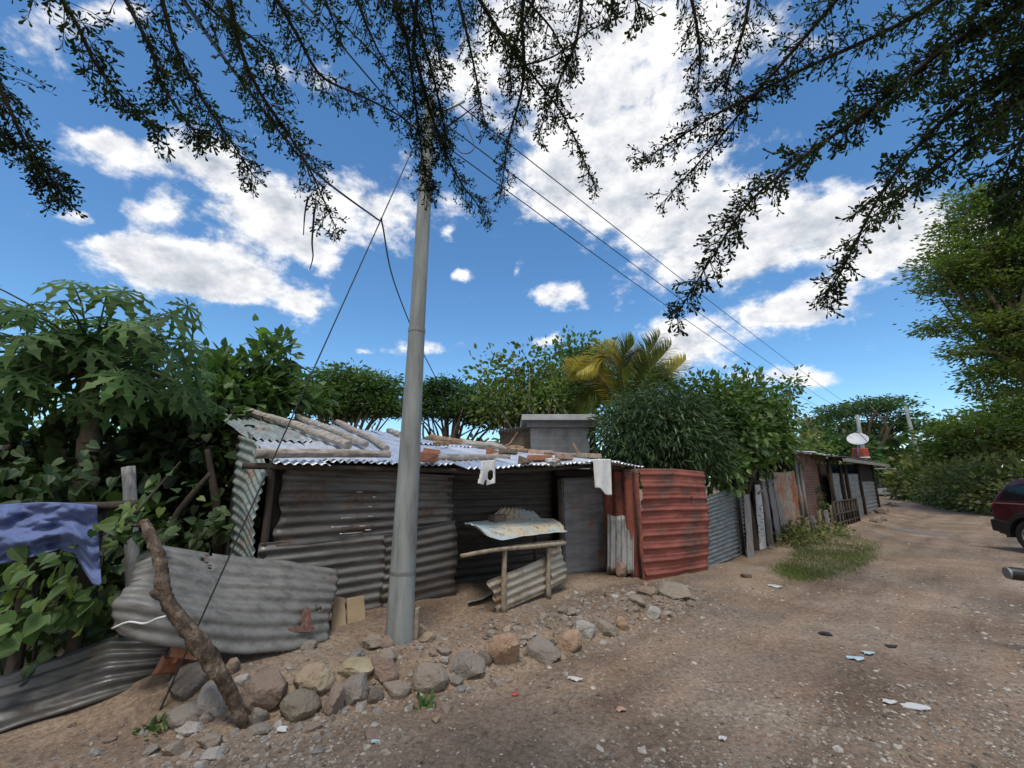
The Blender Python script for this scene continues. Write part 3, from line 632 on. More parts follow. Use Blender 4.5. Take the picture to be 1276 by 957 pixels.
# roof sheets: front edge (d, z) and back edge per s
fs = [-.32, 1.0, 1.95, 2.0, 3.0, 4.2, S_R+.02]
def zf(px, py, d):
    q = F1.hit(px, py, d); return F1.s_of(q), q[2]
fr = [zf(344, 576, -.2), zf(480, 580, -.2)]
fr2 = [zf(532, 594, -.5), zf(600, 586, -.5), zf(700, 580, -.5), zf(760, 576, -.5), zf(800, 583, -.5)]
def roofz_left(a): return np.interp(a, [fr[0][0], fr[1][0]], [fr[0][1], fr[1][1]])
def roofz_right(a): return np.interp(a, [k[0] for k in fr2], [k[1] for k in fr2])
def roofz_back(a): return np.interp(a, [-.4, 1.0, 2.2, 3.6, 5.2], [2.55, 2.52, 2.42, 2.27, 2.12])
BD = 3.1
def roof_surf(a, d):
    a = np.asarray(a, float); right = a > 1.93; fd = np.where(right, -.5, -.2); fz = np.where(right, roofz_right(a), roofz_left(a))
    t = (d-fd)/(BD-fd); return fz*(1-t)+roofz_back(a)*t
def sheet_roof(s0, s1, d0, d1, mat, lift, seed, sk=0.):
    c = []
    for a, d in ((s0, d0), (s0, d1), (s1, d1), (s1, d0)):
        aa = np.clip(a, -.5, 1.92) if s1 <= 2.05 else max(a, 1.94)
        c.append(F1.p(a+(sk if d == d1 else 0), d, float(roof_surf(aa, d))+lift))
    mb = MB(); corr(mb, quad(*c), .082, .013, .014, rag=.05, seed=seed)      # ridges run front to back
    return mb.build('roof_sheet', mat, hut, True, solid=.003)
LW = fr[0][0]
for (s0, s1, d0, d1, m_, l_, sk) in [(LW-.02, .52, -.2, 1.75, m_roofA, .0, -.12), (LW-.16, .62, 1.0, BD+.2, m_roofold, .035, -.3), (.44, 1.16, -.17, BD, m_roofA, .012, .03), (1.08, 2.03, -.2, BD+.08, m_roofB, .026, 0),
                                    (1.98, 2.75, -.5, 2.2, m_roofB, .02, 0), (2.68, 3.42, -.53, 2.3, m_roofA, .035, .02), (2.0, 3.4, 1.7, BD+.1, m_roofB, .05, 0), (3.35, 4.1, -.47, BD, m_roofA, .02, 0), (4.02, 4.75, -.5, BD-.2, m_roofA, .036, 0), (4.66, S_R+.02, -.5, 1.6, m_roofA, .015, .05)]:
    sheet_roof(s0, s1, d0, d1, m_, l_, int(s0*9+20), sk)
# front wall left of the porch, two overlapping rows of sheets with ridges along the wall
zt0 = F1.hit(342, 582, 0)[2]; zt1 = F1.hit(553, 594, 0)[2]; sl0 = F1.s_of(F1.hit(323, 650, 0))
def slit(s, us, vs, n, wu, wv, sd_):
    r = random.Random(sd_); L_ = [(r.uniform(*us), r.uniform(*vs), r.uniform(.3, 1)*wu, wv) for _ in range(n)]
    return lambda u, v: np.any([((np.abs(u-a) < b) & (np.abs(v-c) < d)) for a, c, b, d in L_], 0)
mid = lambda a: .98+.03*a
def wall_sheet(s0, s1, zb0, zb1, zt0_, zt1_, d, mat, seed, name='wall_sheet', pitch=.1, amp=.012, hole=None, rag=.05, dent=.02, lean=0.):
    mb = MB(); f = quad(F1.p(s0, d, zb0), F1.p(s0, d+lean, zt0_), F1.p(s1, d+lean, zt1_), F1.p(s1, d, zb1))
    corr(mb, lambda u, v: f(v, u), pitch, amp, dent, rag, seed=seed, hole=hole)
    return mb.build(name, mat, hut, True, solid=.003)
wall_sheet(.12, 2.06, mid(0)-.05, mid(2)-.05, zt0+.02, zt1+.02, .0, m_wallA, 31, dent=.014)
wall_sheet(sl0, 1.3, .10, .13, mid(0)+.02, mid(1.3)+.0, -.022, m_wallB, 32)
wall_sheet(1.2, 2.1, .12, .16, mid(1.2)-.02, mid(2)+.06, -.048, m_wallA, 33)
m_glint = plain('bright glint tin', (.75, .76, .77), .3, .9)  # bright slivers put on the wall in place of light glints
for (px, py, wp_, hp_) in [(432, 645, 16, 1.6), (462, 643, 8, 1.6), (425, 656, 26, 1.8), (452, 655, 10, 1.8), (438, 664, 34, 1.6), (459, 660, 9, 2.2), (461, 631, 7, 1.5), (448, 613, 9, 1.3), (466, 619, 5, 1.5)]:
    q = F1.hit(px, py, -.045); k_ = float(np.dot(q-CAM, [0, cp_, sp_]))/FPX; mb = MB(); hw_ = wp_*k_*.45; hh_ = hp_*k_*.6
    n_ = 9; uu = np.linspace(-1, 1, n_); P0 = [q+F1.e*hw_*t_+np.array([0, 0, -hh_*(1-t_*t_)*.5+.003*float(vnoise(t_*3, px*1., 4))])-F1.n*.012 for t_ in uu]; P1 = [q+F1.e*hw_*t_+np.array([0, 0, hh_*(1-t_*t_)*.6])+F1.n*.004 for t_ in uu]
    mb.grid(np.array([P0, P1])); mb.build('wall_glint', m_glint, hut, True, solid=.002)
# dark backing so nothing shows through, and timber posts
mb = MB(); mb.obox(F1, .02, 2.02, .06, .09, .1, 1.78); mb.build('backing_board', m_interior, hut)
for a, z1 in ((.02, 1.85), (2.03, 1.66), (s_door0-.06, 1.6), (s_door1+.04, 1.66), (S_R-.05, 1.66)):
    d = .03 if a < 2.1 else .1
    if a > 4.4: d = -.02
    mb = MB(); mb.tube(spline([F1.p(a, d, .1), F1.p(a+.01, d-.01, .9), F1.p(a, d, z1)], 8), [.042, .038, .04, .037, .038, .035, .036, .034], 8, lump=.1, seed=int(a*9))
    mb.build('post', m_stick if a > 4 else m_barkdark, hut, True)
# left end wall: pale green sheet, crumpled
zl = F1.hit(300, 545, .05)[2]
bq = coons([F1.p(sl0-.02, -.02, .12), F1.p(sl0-.07, .45, .1), F1.p(sl0-.08, .95, .1)], [F1.p(-.02, -.1, zt0-.02), F1.p(-.12, .4, 2.0), F1.p(-.25, .95, 2.1)],
           [F1.p(sl0-.02, -.02, .12), F1.p(.0, -.04, .7), F1.p(-.1, -.05, 1.2), F1.p(-.02, -.1, zt0-.02)], [F1.p(sl0-.08, .95, .1), F1.p(-.25, .95, 2.1)])
mb = MB(); corr(mb, bq, .095, .012, .015, rag=.07, seed=41); o = mb.build('end_wall', m_green, hut, True, solid=.003)
mb = MB(); corr(mb, quad(F1.p(-.1, .9, .1), F1.p(-.1, .9, 2.1), F1.p(-.1, 2.9, 2.4), F1.p(-.1, 2.9, .1)), .095, .015, .02, seed=42); mb.build('end_wall', m_wallA, hut, True, solid=.003)
# porch: side returns, back wall, floor-level dark
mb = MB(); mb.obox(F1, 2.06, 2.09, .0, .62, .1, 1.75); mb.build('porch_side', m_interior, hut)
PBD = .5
mb = MB(); f = quad(F1.p(2.05, PBD, .12), F1.p(2.05, PBD, 1.85), F1.p(s_door0-.04, PBD-.2, 1.85), F1.p(s_door0-.04, PBD-.2, .12)); corr(mb, lambda u, v: f(v, u), .1, .012, .02, seed=44); mb.build('porch_wall', m_wallshade, hut, True, solid=.003)
mb = MB(); f = quad(F1.p(s_door0, .1, .17), F1.p(s_door0, .1, 1.62), F1.p(s_door1, .1, 1.64), F1.p(s_door1, .1, .17)); corr(mb, f, .2, .003, .012, seed=45); dr = mb.build('door', m_door, hut, True, solid=.012)
for a in (s_door0+.02, s_door1-.05):
    mb = MB(); mb.obox(F1, a, a+.03, .075, .09, .2, 1.6); mb.build('door_rail', m_door, dr)
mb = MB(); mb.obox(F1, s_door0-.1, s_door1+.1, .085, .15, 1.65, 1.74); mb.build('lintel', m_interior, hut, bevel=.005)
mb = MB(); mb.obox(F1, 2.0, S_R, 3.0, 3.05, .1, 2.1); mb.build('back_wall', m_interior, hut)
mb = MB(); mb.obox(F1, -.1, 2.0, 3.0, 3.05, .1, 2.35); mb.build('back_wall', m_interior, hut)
for d in (-.1, .9, 2.0):
    mb = MB(); a = np.linspace(-.25 if d > -.3 else 2, S_R-.1, 14); a2 = np.clip(a, -.3, 9)
    P = np.array([F1.p(k, d if not (d < 0 and k > 1.93) else -.3, float(roof_surf(k, d if not (d < 0 and k > 1.93) else -.3))-.06) for k in a2]); mb.tube(P, .032, 7, lump=.1, seed=int(d*5+9)); mb.build('roof_beam', m_barkdark, hut, True)
# roof pick: nearest roof point under a pixel
_ra, _rd = np.meshgrid(np.linspace(-.4, S_R+.02, 260), np.linspace(-.5, BD+.1, 200), indexing='ij')
_rz = roof_surf(_ra, _rd)+.045; _RP = F1.A+_ra[..., None]*F1.e+_rd[..., None]*F1.n+_rz[..., None]*np.array([0, 0, 1])
_RP = _RP[~((_ra < 1.93) & (_rd < -.2))]
_q = _RP-CAM; _dep = _q[:, 1]*cp_+_q[:, 2]*sp_; _px = CX+FPX*_q[:, 0]/_dep; _py = CY-FPX*(_q[:, 2]*cp_-_q[:, 1]*sp_)/_dep
def roofpt(px, py):
    i = np.argmin((_px-px)**2+(_py-py)**2*2.5); return _RP[i].copy(), _dep[i]
def roof_log(pts, dia, mat, label, name='roof_log', lump=.16, cat='log', mids=None, lift=1., seed=0):
    P = []
    for px, py in pts:
        q, t = roofpt(px, py); r = dia/2/FPX*t; P.append(q+np.array([0, 0, r*lift]))
    Q = spline(P, 14); Q = Q+.4*r*np.stack([vnoise(np.arange(14)*.5, np.full(14, seed), seed+k) for k in range(3)], -1)
    mb = MB(); mb.tube(Q, r*np.linspace(1, .92, 14), 10, lump=lump, seed=seed); return tag(mb.build(name, mat, None, True, sharp=True), label, cat)
roof_log([(309, 513), (350, 530), (395, 547), (434, 561)], 12, m_log, 'thickest pale log sloping down the left end of the tin roof', seed=1)
roof_log([(371, 518), (412, 540), (455, 559)], 9, m_log, 'pale log sloping down the roof just right of the thickest one', seed=2)
roof_log([(423, 522), (452, 545), (482, 563)], 8.5, m_log, 'pale log sloping down the roof nearest the left of the pole', seed=3)
roof_log([(487, 534), (499, 546)], 8, m_log, 'short log stub half hidden by the concrete pole', seed=4)
def eave_log(p, dia, d, label, mat, seed):
    P = []
    for px, py in p:
        q = F1.hit(px, py, d); t = float(np.dot(q-CAM, [0, cp_, sp_])); r = dia/2/FPX*t; P.append(q)
    Q = spline(P, 16); mb = MB(); mb.tube(Q, r*np.linspace(1.08, .92, 16), 10, lump=.12, seed=seed); tag(mb.build('eave_log', mat, None, True, sharp=True), label, 'log')
eave_log([(318, 565), (380, 565), (440, 565), (486, 566)], 10, -.12, 'long log laid level along the left front edge of the roof', m_log, 5)
eave_log([(516, 571), (580, 570), (634, 570)], 8, .05, 'level log along the front edge of the roof right of the pole', m_log, 6)
roof_log([(540, 539), (575, 544), (603, 549)], 9, m_logbrown, 'thick brown log in the tangle of wood in the middle of the roof', seed=7)
roof_log([(535, 547), (572, 555)], 5.5, m_logbrown, 'slim reddish stick in front of the thick brown log', seed=8)
roof_log([(567, 538), (595, 544), (617, 551)], 5, m_logbrown, 'slim brown pole crossing behind the thick brown log', seed=9)
roof_log([(606, 543), (640, 547), (674, 553)], 5.5, m_logbrown, 'straight brown pole reaching towards the concrete block house', seed=10)
roof_log([(575, 556), (600, 557), (627, 559)], 9.5, m_log, 'stout pale log lying level among the wood and bricks', seed=11)
roof_log([(654, 551), (690, 556), (724, 563)], 4.5, m_stick, 'thin long pole on the right part of the roof', seed=12)
for i in range(9):
    x0, y0 = rs.uniform(538, 650), rs.uniform(540, 560); ln_ = rs.uniform(10, 30); sl_ = rs.uniform(-.25, .3)
    roof_log([(x0, y0), (x0+ln_*.5, y0+ln_*sl_*.5+rs.uniform(-1.5, 1.5)), (x0+ln_, y0+ln_*sl_)], rs.uniform(3, 6.5), rs.choice([m_log, m_logbrown, m_stick]), 'short broken stick in the heap of wood on the middle of the roof', 'broken_stick', .3, 'stick', seed=40+i, lift=1.6)['group'] = 'broken sticks heaped on the roof'
def roof_twig(pts, dia, label, seed):
    P = []
    for px, py, h in pts:
        q, t = roofpt(px, py+h); P.append(q+np.array([0, 0, h/FPX*t])); 
    mb = MB(); mb.tube(spline(P, 14), dia/2/FPX*t*np.linspace(1, .6, 14), 6); tag(mb.build('dry_branch', m_logbrown, None, True), label, 'branch')
roof_twig([(598, 549, 0), (616, 550, 3), (634, 547, 8), (641, 538, 16), (647, 529, 25)], 2.5, 'bent thin twig standing up from the wood on the roof', 1)
roof_twig([(600, 549, 2), (606, 541, 9), (612, 536, 14)], 4, 'stubby forked branch sticking up beside the bent twig', 2)
roof_twig([(575, 541, 2), (590, 543, 4), (606, 548, 3)], 2.5, 'thin dry branch lying across the logs', 3)
roof_twig([(724, 562, 0), (720, 554, 8), (716, 546, 16)], 4.5, 'short dark stick standing upright on the right of the roof', 4)
def roof_block(px, py, wpx, hpx, mat, label, rot=.2, name='brick', cat='brick', jit=.012, dep=.55):
    q, t = roofpt(px, py+hpx*.35); w_ = wpx/FPX*t; h_ = hpx/FPX*t*.8; a = A1+rot; c, s = math.cos(a), math.sin(a)
    mb = MB(); mb.box(q+np.array([0, 0, h_*.45]), (w_*1.05, w_*dep, h_), [[c, -s, 0], [s, c, 0], [0, 0, 1]], .94, jit)
    tag(mb.build(name, mat, None, False, bevel=.008), label, cat)
roof_block(533, 574, 23, 15, m_brickpc, 'terracotta brick standing on the roof edge beside the pole')
roof_block(538, 563, 19, 7, m_brickpc, 'flat brown brick behind the level log by the pole', .1)
roof_block(614, 563, 15, 7, m_brickpc, 'small red brick under the stout pale log', .3)
roof_block(634, 563, 22, 9, m_mud, 'rough brown mud block to the right of the small red brick', .1)
roof_block(672, 571, 30, 9, m_brickpc, 'reddish lower tile of the little stack on the right roof', .1, 'roof_tile', 'tile', .006)
roof_block(674, 563, 28, 6, m_tile, 'pale pinkish upper tile of the little stack on the right roof', -.1, 'roof_tile', 'tile', .006)
roof_block(703, 569, 25, 9, m_tile, 'pale curved tile lying right of the tile stack', .3, 'roof_tile', 'tile', .01)
roof_block(735, 568, 28, 7, m_stick, 'pale wood offcut at the right end of the weighted roof', .05, 'wood_offcut', 'wood', .006)
roof_block(653, 577, 17, 10, m_mud, 'dark lump of stone on the roof edge below the tiles', .4, 'roof_stone', 'stone', .02)
# crumpled plastic on the roof edge
def lumpy(c, rx, ry, rz, seed, k=.5):
    V = IV4*(1+k*fbm(IV4[:, 0]*2.3+seed, IV4[:, 1]*2.3+IV4[:, 2]*2.9, seed, 4))[:, None]*np.array([rx, ry, rz]); mb = MB(); mb.add(V+np.array(c), IF4); return mb
q, t = roofpt(688, 581); lm = lumpy(q+np.array([0, 0, .01]), .085, .08, .045, 3, .9); tag(lm.build('plastic_bag', M('crumpled plastic', [(.4, .4, .38), (.7, .7, .68)], 14, .5, .6, 30, .01), None, True), 'crumpled whitish plastic bag hanging on the roof edge', 'bag')
# white cloths over the eave
def cloth(outline_fn, name, mat, label, cat, F, d, nu=18, nv=26, fold=.012, seed=0, hole=None):
    u, v = np.meshgrid(np.linspace(0, 1, nu), np.linspace(0, 1, nv), indexing='ij'); G = np.zeros((nu, nv, 3))
    for i in range(nu):
        for j in range(nv):
            px, py, dd = outline_fn(u[i, j], v[i, j]); G[i, j] = F.hit(px, py, d+dd+fold*math.sin(u[i, j]*9+seed)*(.3+v[i, j])+fold*float(fbm(u[i, j]*3, v[i, j]*2, seed, 2)))
    keep = None
    if hole: uc = (u[:-1, :-1]+u[1:, 1:])/2; vc = (v[:-1, :-1]+v[1:, 1:])/2; keep = ~hole(uc, vc)
    mb = MB(); mb.grid(G, keep); return tag(mb.build(name, mat, None, True, solid=.005), label, cat)
cloth(lambda u, v: (739+22*u+v*(1-u)*1.+1.5*v, 575-3*(1-v)+v*(33+9*sm(u, .25, .7)), -.015), 'hanging_cloth', m_cloth, 'plain white cloth hanging from the roof edge over the door', 'cloth', F1, -.53, seed=1)
def sock(u, v): return (594+23*u+2*math.sin(v*3)*(1-u), 575+v*(30-3*abs(u-.5)*2)-2*(1-v)*u, -.015)
cloth(sock, 'hanging_garment', m_cloth, 'white looped garment hanging from the roof edge over the stall', 'garment', F1, -.53, 26, 30, .02, 3, lambda u, v: ((u-.72)**2/.03+(v-.62)**2/.05 < 1) | ((v > .8) & (np.abs(u-.45) < .05+.2*(v-.8))) | ((u < .22-.2*v)))
# ------------------------------------------------------------------ stall before the porch
stall = thing('stick_stall', 'rough stick stall with a curled tin top and tin front under the porch', 'stall', gpt(655, 752), A1)
def gp(px, py): return gpt(px, py)
fl = gp(628, 765); fR = gp(684, 744); dL = F1.sd(fl[0], fl[1])[1]; dR = F1.sd(fR[0], fR[1])[1]
def pl(px, py, dd=0.):          # the stall's own front plane
    k = np.clip((px-618)/80., 0, 1); return F1.hit(px, py, dL+(dR-dL)*k+dd)
for P_ in ([(628, 767), (628, 720), (629, 684)], [(684, 746), (683, 715), (684, 682)]):
    mb = MB(); Q = spline([pl(a, b) for a, b in P_], 8)
    Q[0, 2] -= .05; mb.tube(Q, np.linspace(.034, .027, 8), 8, lump=.14, seed=int(P_[0][0])); mb.build('leg', m_stick, stall, True)
for s_, d_ in ((F1.s_of(pl(604, 720))+.02, -.02), (F1.s_of(pl(703, 700)), -.08)):
    mb = MB(); q0 = F1.p(s_, d_, 0); mb.tube([F1.p(s_, d_, float(gz(q0[0], q0[1]))-.03), F1.p(s_, d_, .62), F1.p(s_+.01, d_, .9)], .025, 7); mb.build('leg', m_barkdark, stall, True)
mb = MB(); mb.tube(spline([pl(574, 693, -.01), pl(600, 688, -.02), pl(629, 684, -.03), pl(665, 681, -.03), pl(704, 677, -.03)], 14), np.linspace(.02, .026, 14), 8, lump=.14, seed=3); mb.build('rail', m_stick, stall, True)
mb = MB(); mb.tube(spline([pl(585, 690, .06), pl(640, 681, .05), pl(702, 674, .03)], 12), .018, 7, lump=.12, seed=5); mb.build('rail', m_stick, stall, True)
bt = [pl(593, 656, .0), pl(608, 668, -.04), pl(626, 672, -.05), pl(650, 667, -.05), pl(680, 664, -.04), pl(707, 661, -.02)]
tp = [F1.hit(577, 650, .1), F1.hit(605, 648, .12), F1.hit(640, 646, .15), F1.hit(690, 646, .18)]
mb = MB(); corr(mb, coons(bt, tp, [bt[0], tp[0]], [bt[-1], tp[-1]]), .12, .008, .02, rag=.05, seed=51, nu=40); mb.build('stall_top', m_table, stall, True, solid=.003)
tq = [F1.hit(638, 634, .34), F1.hit(668, 634, .34)]
mb = MB(); corr(mb, quad(F1.hit(606, 649, .13), F1.hit(626, 632, .36), F1.hit(662, 634, .36), F1.hit(676, 648, .2)), .1, .008, .01, seed=52); mb.build('stall_back_sheet', m_table, stall, True, solid=.003)
f = quad(pl(609, 724, .025), pl(618, 766, .025), pl(683, 737, .045), pl(682, 694, .045)); mb = MB(); corr(mb, lambda u, v: f(v, u), .085, .013, .01, rag=.08, seed=53); mb.build('front_sheet', m_tan, stall, True, solid=.003)
f = quad(pl(684, 684, .05), pl(685, 735, .05), pl(705, 724, .05), pl(702, 679, .05)); mb = MB(); corr(mb, lambda u, v: f(v, u), .085, .013, .012, rag=.06, seed=54); mb.build('front_sheet', m_tan, stall, True, solid=.003)
q = F1.hit(620, 648, .0); mb = MB(); c, s = math.cos(A1+.1), math.sin(A1+.1); mb.box(q+np.array([0, 0, .02]), (.22, .13, .1), [[c, -s, 0], [s, c, 0], [0, 0, 1]], .97, .004); tag(mb.build('mud_brick', m_mud, None, bevel=.008), 'brown mud brick holding down the curled tin stall top', 'brick')
mb = MB(); f = coons([gp(582, 757)+[0, 0, .05], gp(600, 754)+[0, 0, .07], gp(614, 748)+[0, 0, .1]], [F1.hit(586, 748, -.05), F1.hit(600, 745, -.05), F1.hit(616, 738, -.05)], [gp(582, 757)+[0, 0, .05], F1.hit(586, 748, -.05)], [gp(614, 748)+[0, 0, .1], F1.hit(616, 738, -.05)])
corr(mb, f, .1, .008, .015, seed=55, nu=16); tag(mb.build('tin_offcut', m_strip, None, True, solid=.003), 'small curled tin offcut on the ground at the left of the stall', 'tin sheet')
# ------------------------------------------------------------------ upright strip, red enclosure, grey sheet
mb = MB(); b0, b1 = F1.hit(757, 713, -.16), F1.hit(790, 716, -.5); t0, t1 = F1.hit(757, 643, -.1), F1.hit(790, 644, -.44)
corr(mb, quad(b0, t0, t1, b1), .085, .014, .01, rag=.06, seed=61); tag(mb.build('tin_strip', m_strip, None, True, solid=.003), 'short upright streaked tin sheet leaning between the door post and the red tin', 'tin sheet')
gA = gpt(803, 724); gB = gpt(882, 711); dA = F1.sd(gA[0], gA[1])[1]; dB = F1.sd(gB[0], gB[1])[1]
enc = thing('red_tin_enclosure', 'brick red painted tin enclosure right of the door', 'enclosure', gA, A1)
def rp(px, py, dd=0):
    k = np.clip((px-803)/79., 0, 1.2); return F1.hit(px, py, dA+(dB-dA)*k+dd)
lft = [rp(804, 726), rp(801, 700), rp(803, 672), rp(798, 645), rp(800, 615), rp(796, 584)]
rgt = [rp(882, 713), rp(884, 680), rp(883, 640), rp(881, 588)]
mb = MB(); f = coons([lft[0], rp(840, 722), rgt[0]], [lft[-1], rp(840, 584), rgt[-1]], lft, rgt)
corr(mb, f, .19, .014, .028, rag=.06, seed=62, per=20, nu=40, prof=lambda p: 1.7*np.exp(-((p/(2*PI))%1-.55)**2/.018)-.4+.9*((p/(2*PI))%1-.5)); mb.build('front_sheet', m_red, enc, True, solid=.003)
ss = F1.s_of(lft[0]); zt = lft[-1][2]
mb = MB(); corr(mb, quad(F1.p(ss+.02, dA+.0, .1), F1.p(ss, dA-.0, zt), F1.p(ss-.05, .25, zt-.02), F1.p(ss-.05, .25, .12)), .2, .02, .012, seed=63, per=16); mb.build('side_sheet', m_red, enc, True, solid=.003)
for q in (lft[0], rgt[0]):
    mb = MB(); b = q+F1.n*.06; mb.tube([b-[0, 0, .1], b+[0, 0, 1.45]], .03, 8); mb.build('post', m_barkdark, enc, True)
mb = MB(); mb.box(rp(862, 621, -.03), (.05, .02, .07), None, .6); mb.build('patch', m_blackpl, enc, bevel=.006)
gC = gpt(927, 690)
def gpn(px, py, dd=0):
    k = np.clip((px-881)/46., 0, 1.5); a = gB+F1.n*.06; r = ray(px, py); nrm = np.cross(gC-a, [0, 0, 1.]); nrm /= np.linalg.norm(nrm); o = a-nrm*dd
    return CAM+r*(np.dot(o-CAM, nrm)/np.dot(r, nrm))
gf = thing('grey_tin_fence', 'grey corrugated tin fence panel between the red tin and the planks', 'fence', gB+F1.n*.06, A1)
mb = MB(); f = quad(gpn(880, 709), gpn(881, 618), gpn(926, 603), gpn(928, 690)); corr(mb, lambda u, v: f(v, u), .085, .014, .012, rag=.05, seed=64); mb.build('tin_panel', m_grey, gf, True, solid=.003)
mb = MB(); f = quad(gpn(920, 615, .05), gpn(922, 604, .05), gpn(950, 597, .05), gpn(948, 610, .05)); corr(mb, lambda u, v: f(v, u), .06, .012, .008, seed=65); mb.build('tin_panel', m_grey, gf, True, solid=.003)
mb = MB(); q = gpn(927, 690, -.05); mb.tube([q-[0, 0, .1], q+[0, 0, 1.5]], .035, 8); mb.build('post', m_barkdark, gf, True)
# ------------------------------------------------------------------ plank fence
pf = thing('plank_fence', 'leaning grey plank fence with one flaking white board and a diagonal brace', 'fence', gpt(950, 686), F2.ang)
def plank(pb, pt, wpx, mat, dd, label=None, seed=0):
    t0 = gpt(*pb); d2 = F2.sd(t0[0], t0[1])[1]+dd; b = F2.hit(*pb, d2); tt = F2.hit(*pt, d2+.05); dep = float(np.dot(b-CAM, [0, cp_, sp_])); wv = wpx/FPX*dep/abs(np.dot(F2.e, [1, 0, 0]))*1.12
    n = 10; G = np.zeros((2, n, 2, 3)); r = np.random.default_rng(seed)
    e = F2.e*wv/2; th_ = F2.n*.012
    mb = MB(); L_ = np.linspace(0, 1, n)[:, None]; ax = b*(1-L_)+tt*L_; jl = .012*r.normal(size=(n, 1)); jr = .012*r.normal(size=(n, 1))
    Q = np.stack([ax-e*(1+jl/wv*2)-th_, ax+e*(1+jr/wv*2)-th_, ax+e*(1+jr/wv*2)+th_, ax-e*(1+jl/wv*2)+th_], 1)
    i = np.arange(n*4).reshape(n, 4); j = np.roll(i, -1, 1); q = np.stack([i[:-1], j[:-1], j[1:], i[1:]], -1).reshape(-1, 4)
    mb.addraw(Q.reshape(-1, 3), q.ravel().tolist()+i[0][::-1].tolist()+i[-1].tolist(), [4]*len(q)+[4, 4]); o = mb.build('plank', mat, pf, bevel=.003)
    if label: o['label'] = label
    return o
plank((936, 694), (930, 616), 13, m_plank, .0, None, 1)
wpk = plank((951, 684), (944, 604), 14, m_plankwhite, -.02, 'flaking white board with small dark marks', 2)
plank((962, 682), (952, 596), 10, m_plank, .05, None, 3); plank((972, 676), (957, 592), 11, m_plank, .03, None, 4); plank((979, 670), (963, 589), 12, m_plank, .0, None, 5)
d2 = F2.sd(*gpt(951, 686)[:2])[1]-.07
for k in range(12):
    mb = MB(); a = F2.hit(948+random.uniform(-2, 6), 630+k*4.2, d2+.02); mb.box(a, (.035, .03, .012), None, 1, .003); mb.build('nail_mark', m_barkdark, wpk)
mb = MB(); mb.tube([F2.hit(945, 615, d2-.03), F2.hit(969, 594, d2-.03)], .028, 6); mb.build('brace', m_plank, pf)
mb = MB(); mb.obox(F1, 2.0, S_R, .68, .71, .1, 1.78); mb.build('backing_board', m_interior, hut)
# ------------------------------------------------------------------ bent flattened sheet, fallen sheet, fibreboards
def bs_(px, py, d): return F1.hit(px, py, d)
bot = [bs_(140, 785, -.62), bs_(148, 791, -.68), bs_(179, 801, -.74), bs_(221, 808, -.76), bs_(303, 816, -.72), bs_(362, 811, -.66), bs_(409, 798, -.58)]
top = [bs_(172, 690, -.34), bs_(197, 678, -.34), bs_(221, 682, -.35), bs_(286, 691, -.34), bs_(362, 698, -.32), bs_(421, 709, -.30)]
lf = [bot[0], bs_(144, 753, -.62), bs_(168, 731, -.50), top[0]]; rt = [bot[-1], bs_(415, 750, -.45), bs_(424, 722, -.34), top[-1]]
mb = MB(); f = coons(bot, top, lf, rt)
corr(mb, f, .098, .0095, .026, rag=.03, seed=71, nu=60, hole=lambda u, v: ((np.abs(u-.915) < .02+.0*v) & (np.abs(v-.42) < .05*(1-(u-.9)*20))) | ((np.abs(u-.30-.02*np.sin(v*40)) < .006) & (v > .8)), bow=lambda u, v: .05*np.sin(v*PI)*(1-u))
bsh = mb.build('bent_tin_sheet', m_bent, None, True, solid=.003); tag(bsh, 'big flattened grey tin sheet curving across the bank with a rust red mark', 'tin sheet')
mk = MB(); q0 = [(376, 757), (386, 757), (387, 778), (392, 782), (385, 786), (360, 786), (358, 782), (374, 778)]
mk.add([bs_(a, b, -.565-.045*((b-757)/30))-F1.n*.035 for a, b in q0], [tuple(range(8))[::-1]]); o = mk.build('rust_mark', M('rust red paint', [(.11, .05, .035), (.16, .075, .055), (.2, .17, .15)], 30, .8, .1), bsh, solid=.004)
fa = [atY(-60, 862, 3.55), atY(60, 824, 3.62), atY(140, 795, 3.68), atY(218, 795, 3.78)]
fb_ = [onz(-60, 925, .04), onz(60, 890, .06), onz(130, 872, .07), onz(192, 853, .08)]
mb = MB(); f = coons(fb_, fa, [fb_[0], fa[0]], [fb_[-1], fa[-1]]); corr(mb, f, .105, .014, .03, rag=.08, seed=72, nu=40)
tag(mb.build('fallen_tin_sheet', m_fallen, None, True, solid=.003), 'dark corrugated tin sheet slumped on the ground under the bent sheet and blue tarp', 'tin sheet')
for (a, b, c_, d_, lab) in [((411, 797), (432, 795), (429, 745), (416, 742), 'left one of two tan fibreboard pieces leaning on the tin wall'), ((433, 795), (457, 792), (453, 742), (432, 746), 'right one of two tan fibreboard pieces, next to the pole')]:
    P = [F1.hit(*a, -.42), F1.hit(*b, -.42), F1.hit(*c_, -.24), F1.hit(*d_, -.24)]; n_ = F1.n*.014
    mb = MB(); mb.add([p-n_ for p in P]+[p+n_ for p in P], [(0, 1, 2, 3), (7, 6, 5, 4), (0, 4, 5, 1), (1, 5, 6, 2), (2, 6, 7, 3), (3, 7, 4, 0)]); tag(mb.build('fibreboard', m_board, None, bevel=.004), lab, 'board')
mb = MB(); q = gpt(517, 797); mb.box(q+np.array([0, 0, .1]), (.055, .06, .34), None, .85, .008); tag(mb.build('wood_stake', m_stick, None, bevel=.006), 'short wooden stake at the right side of the pole foot', 'stake')
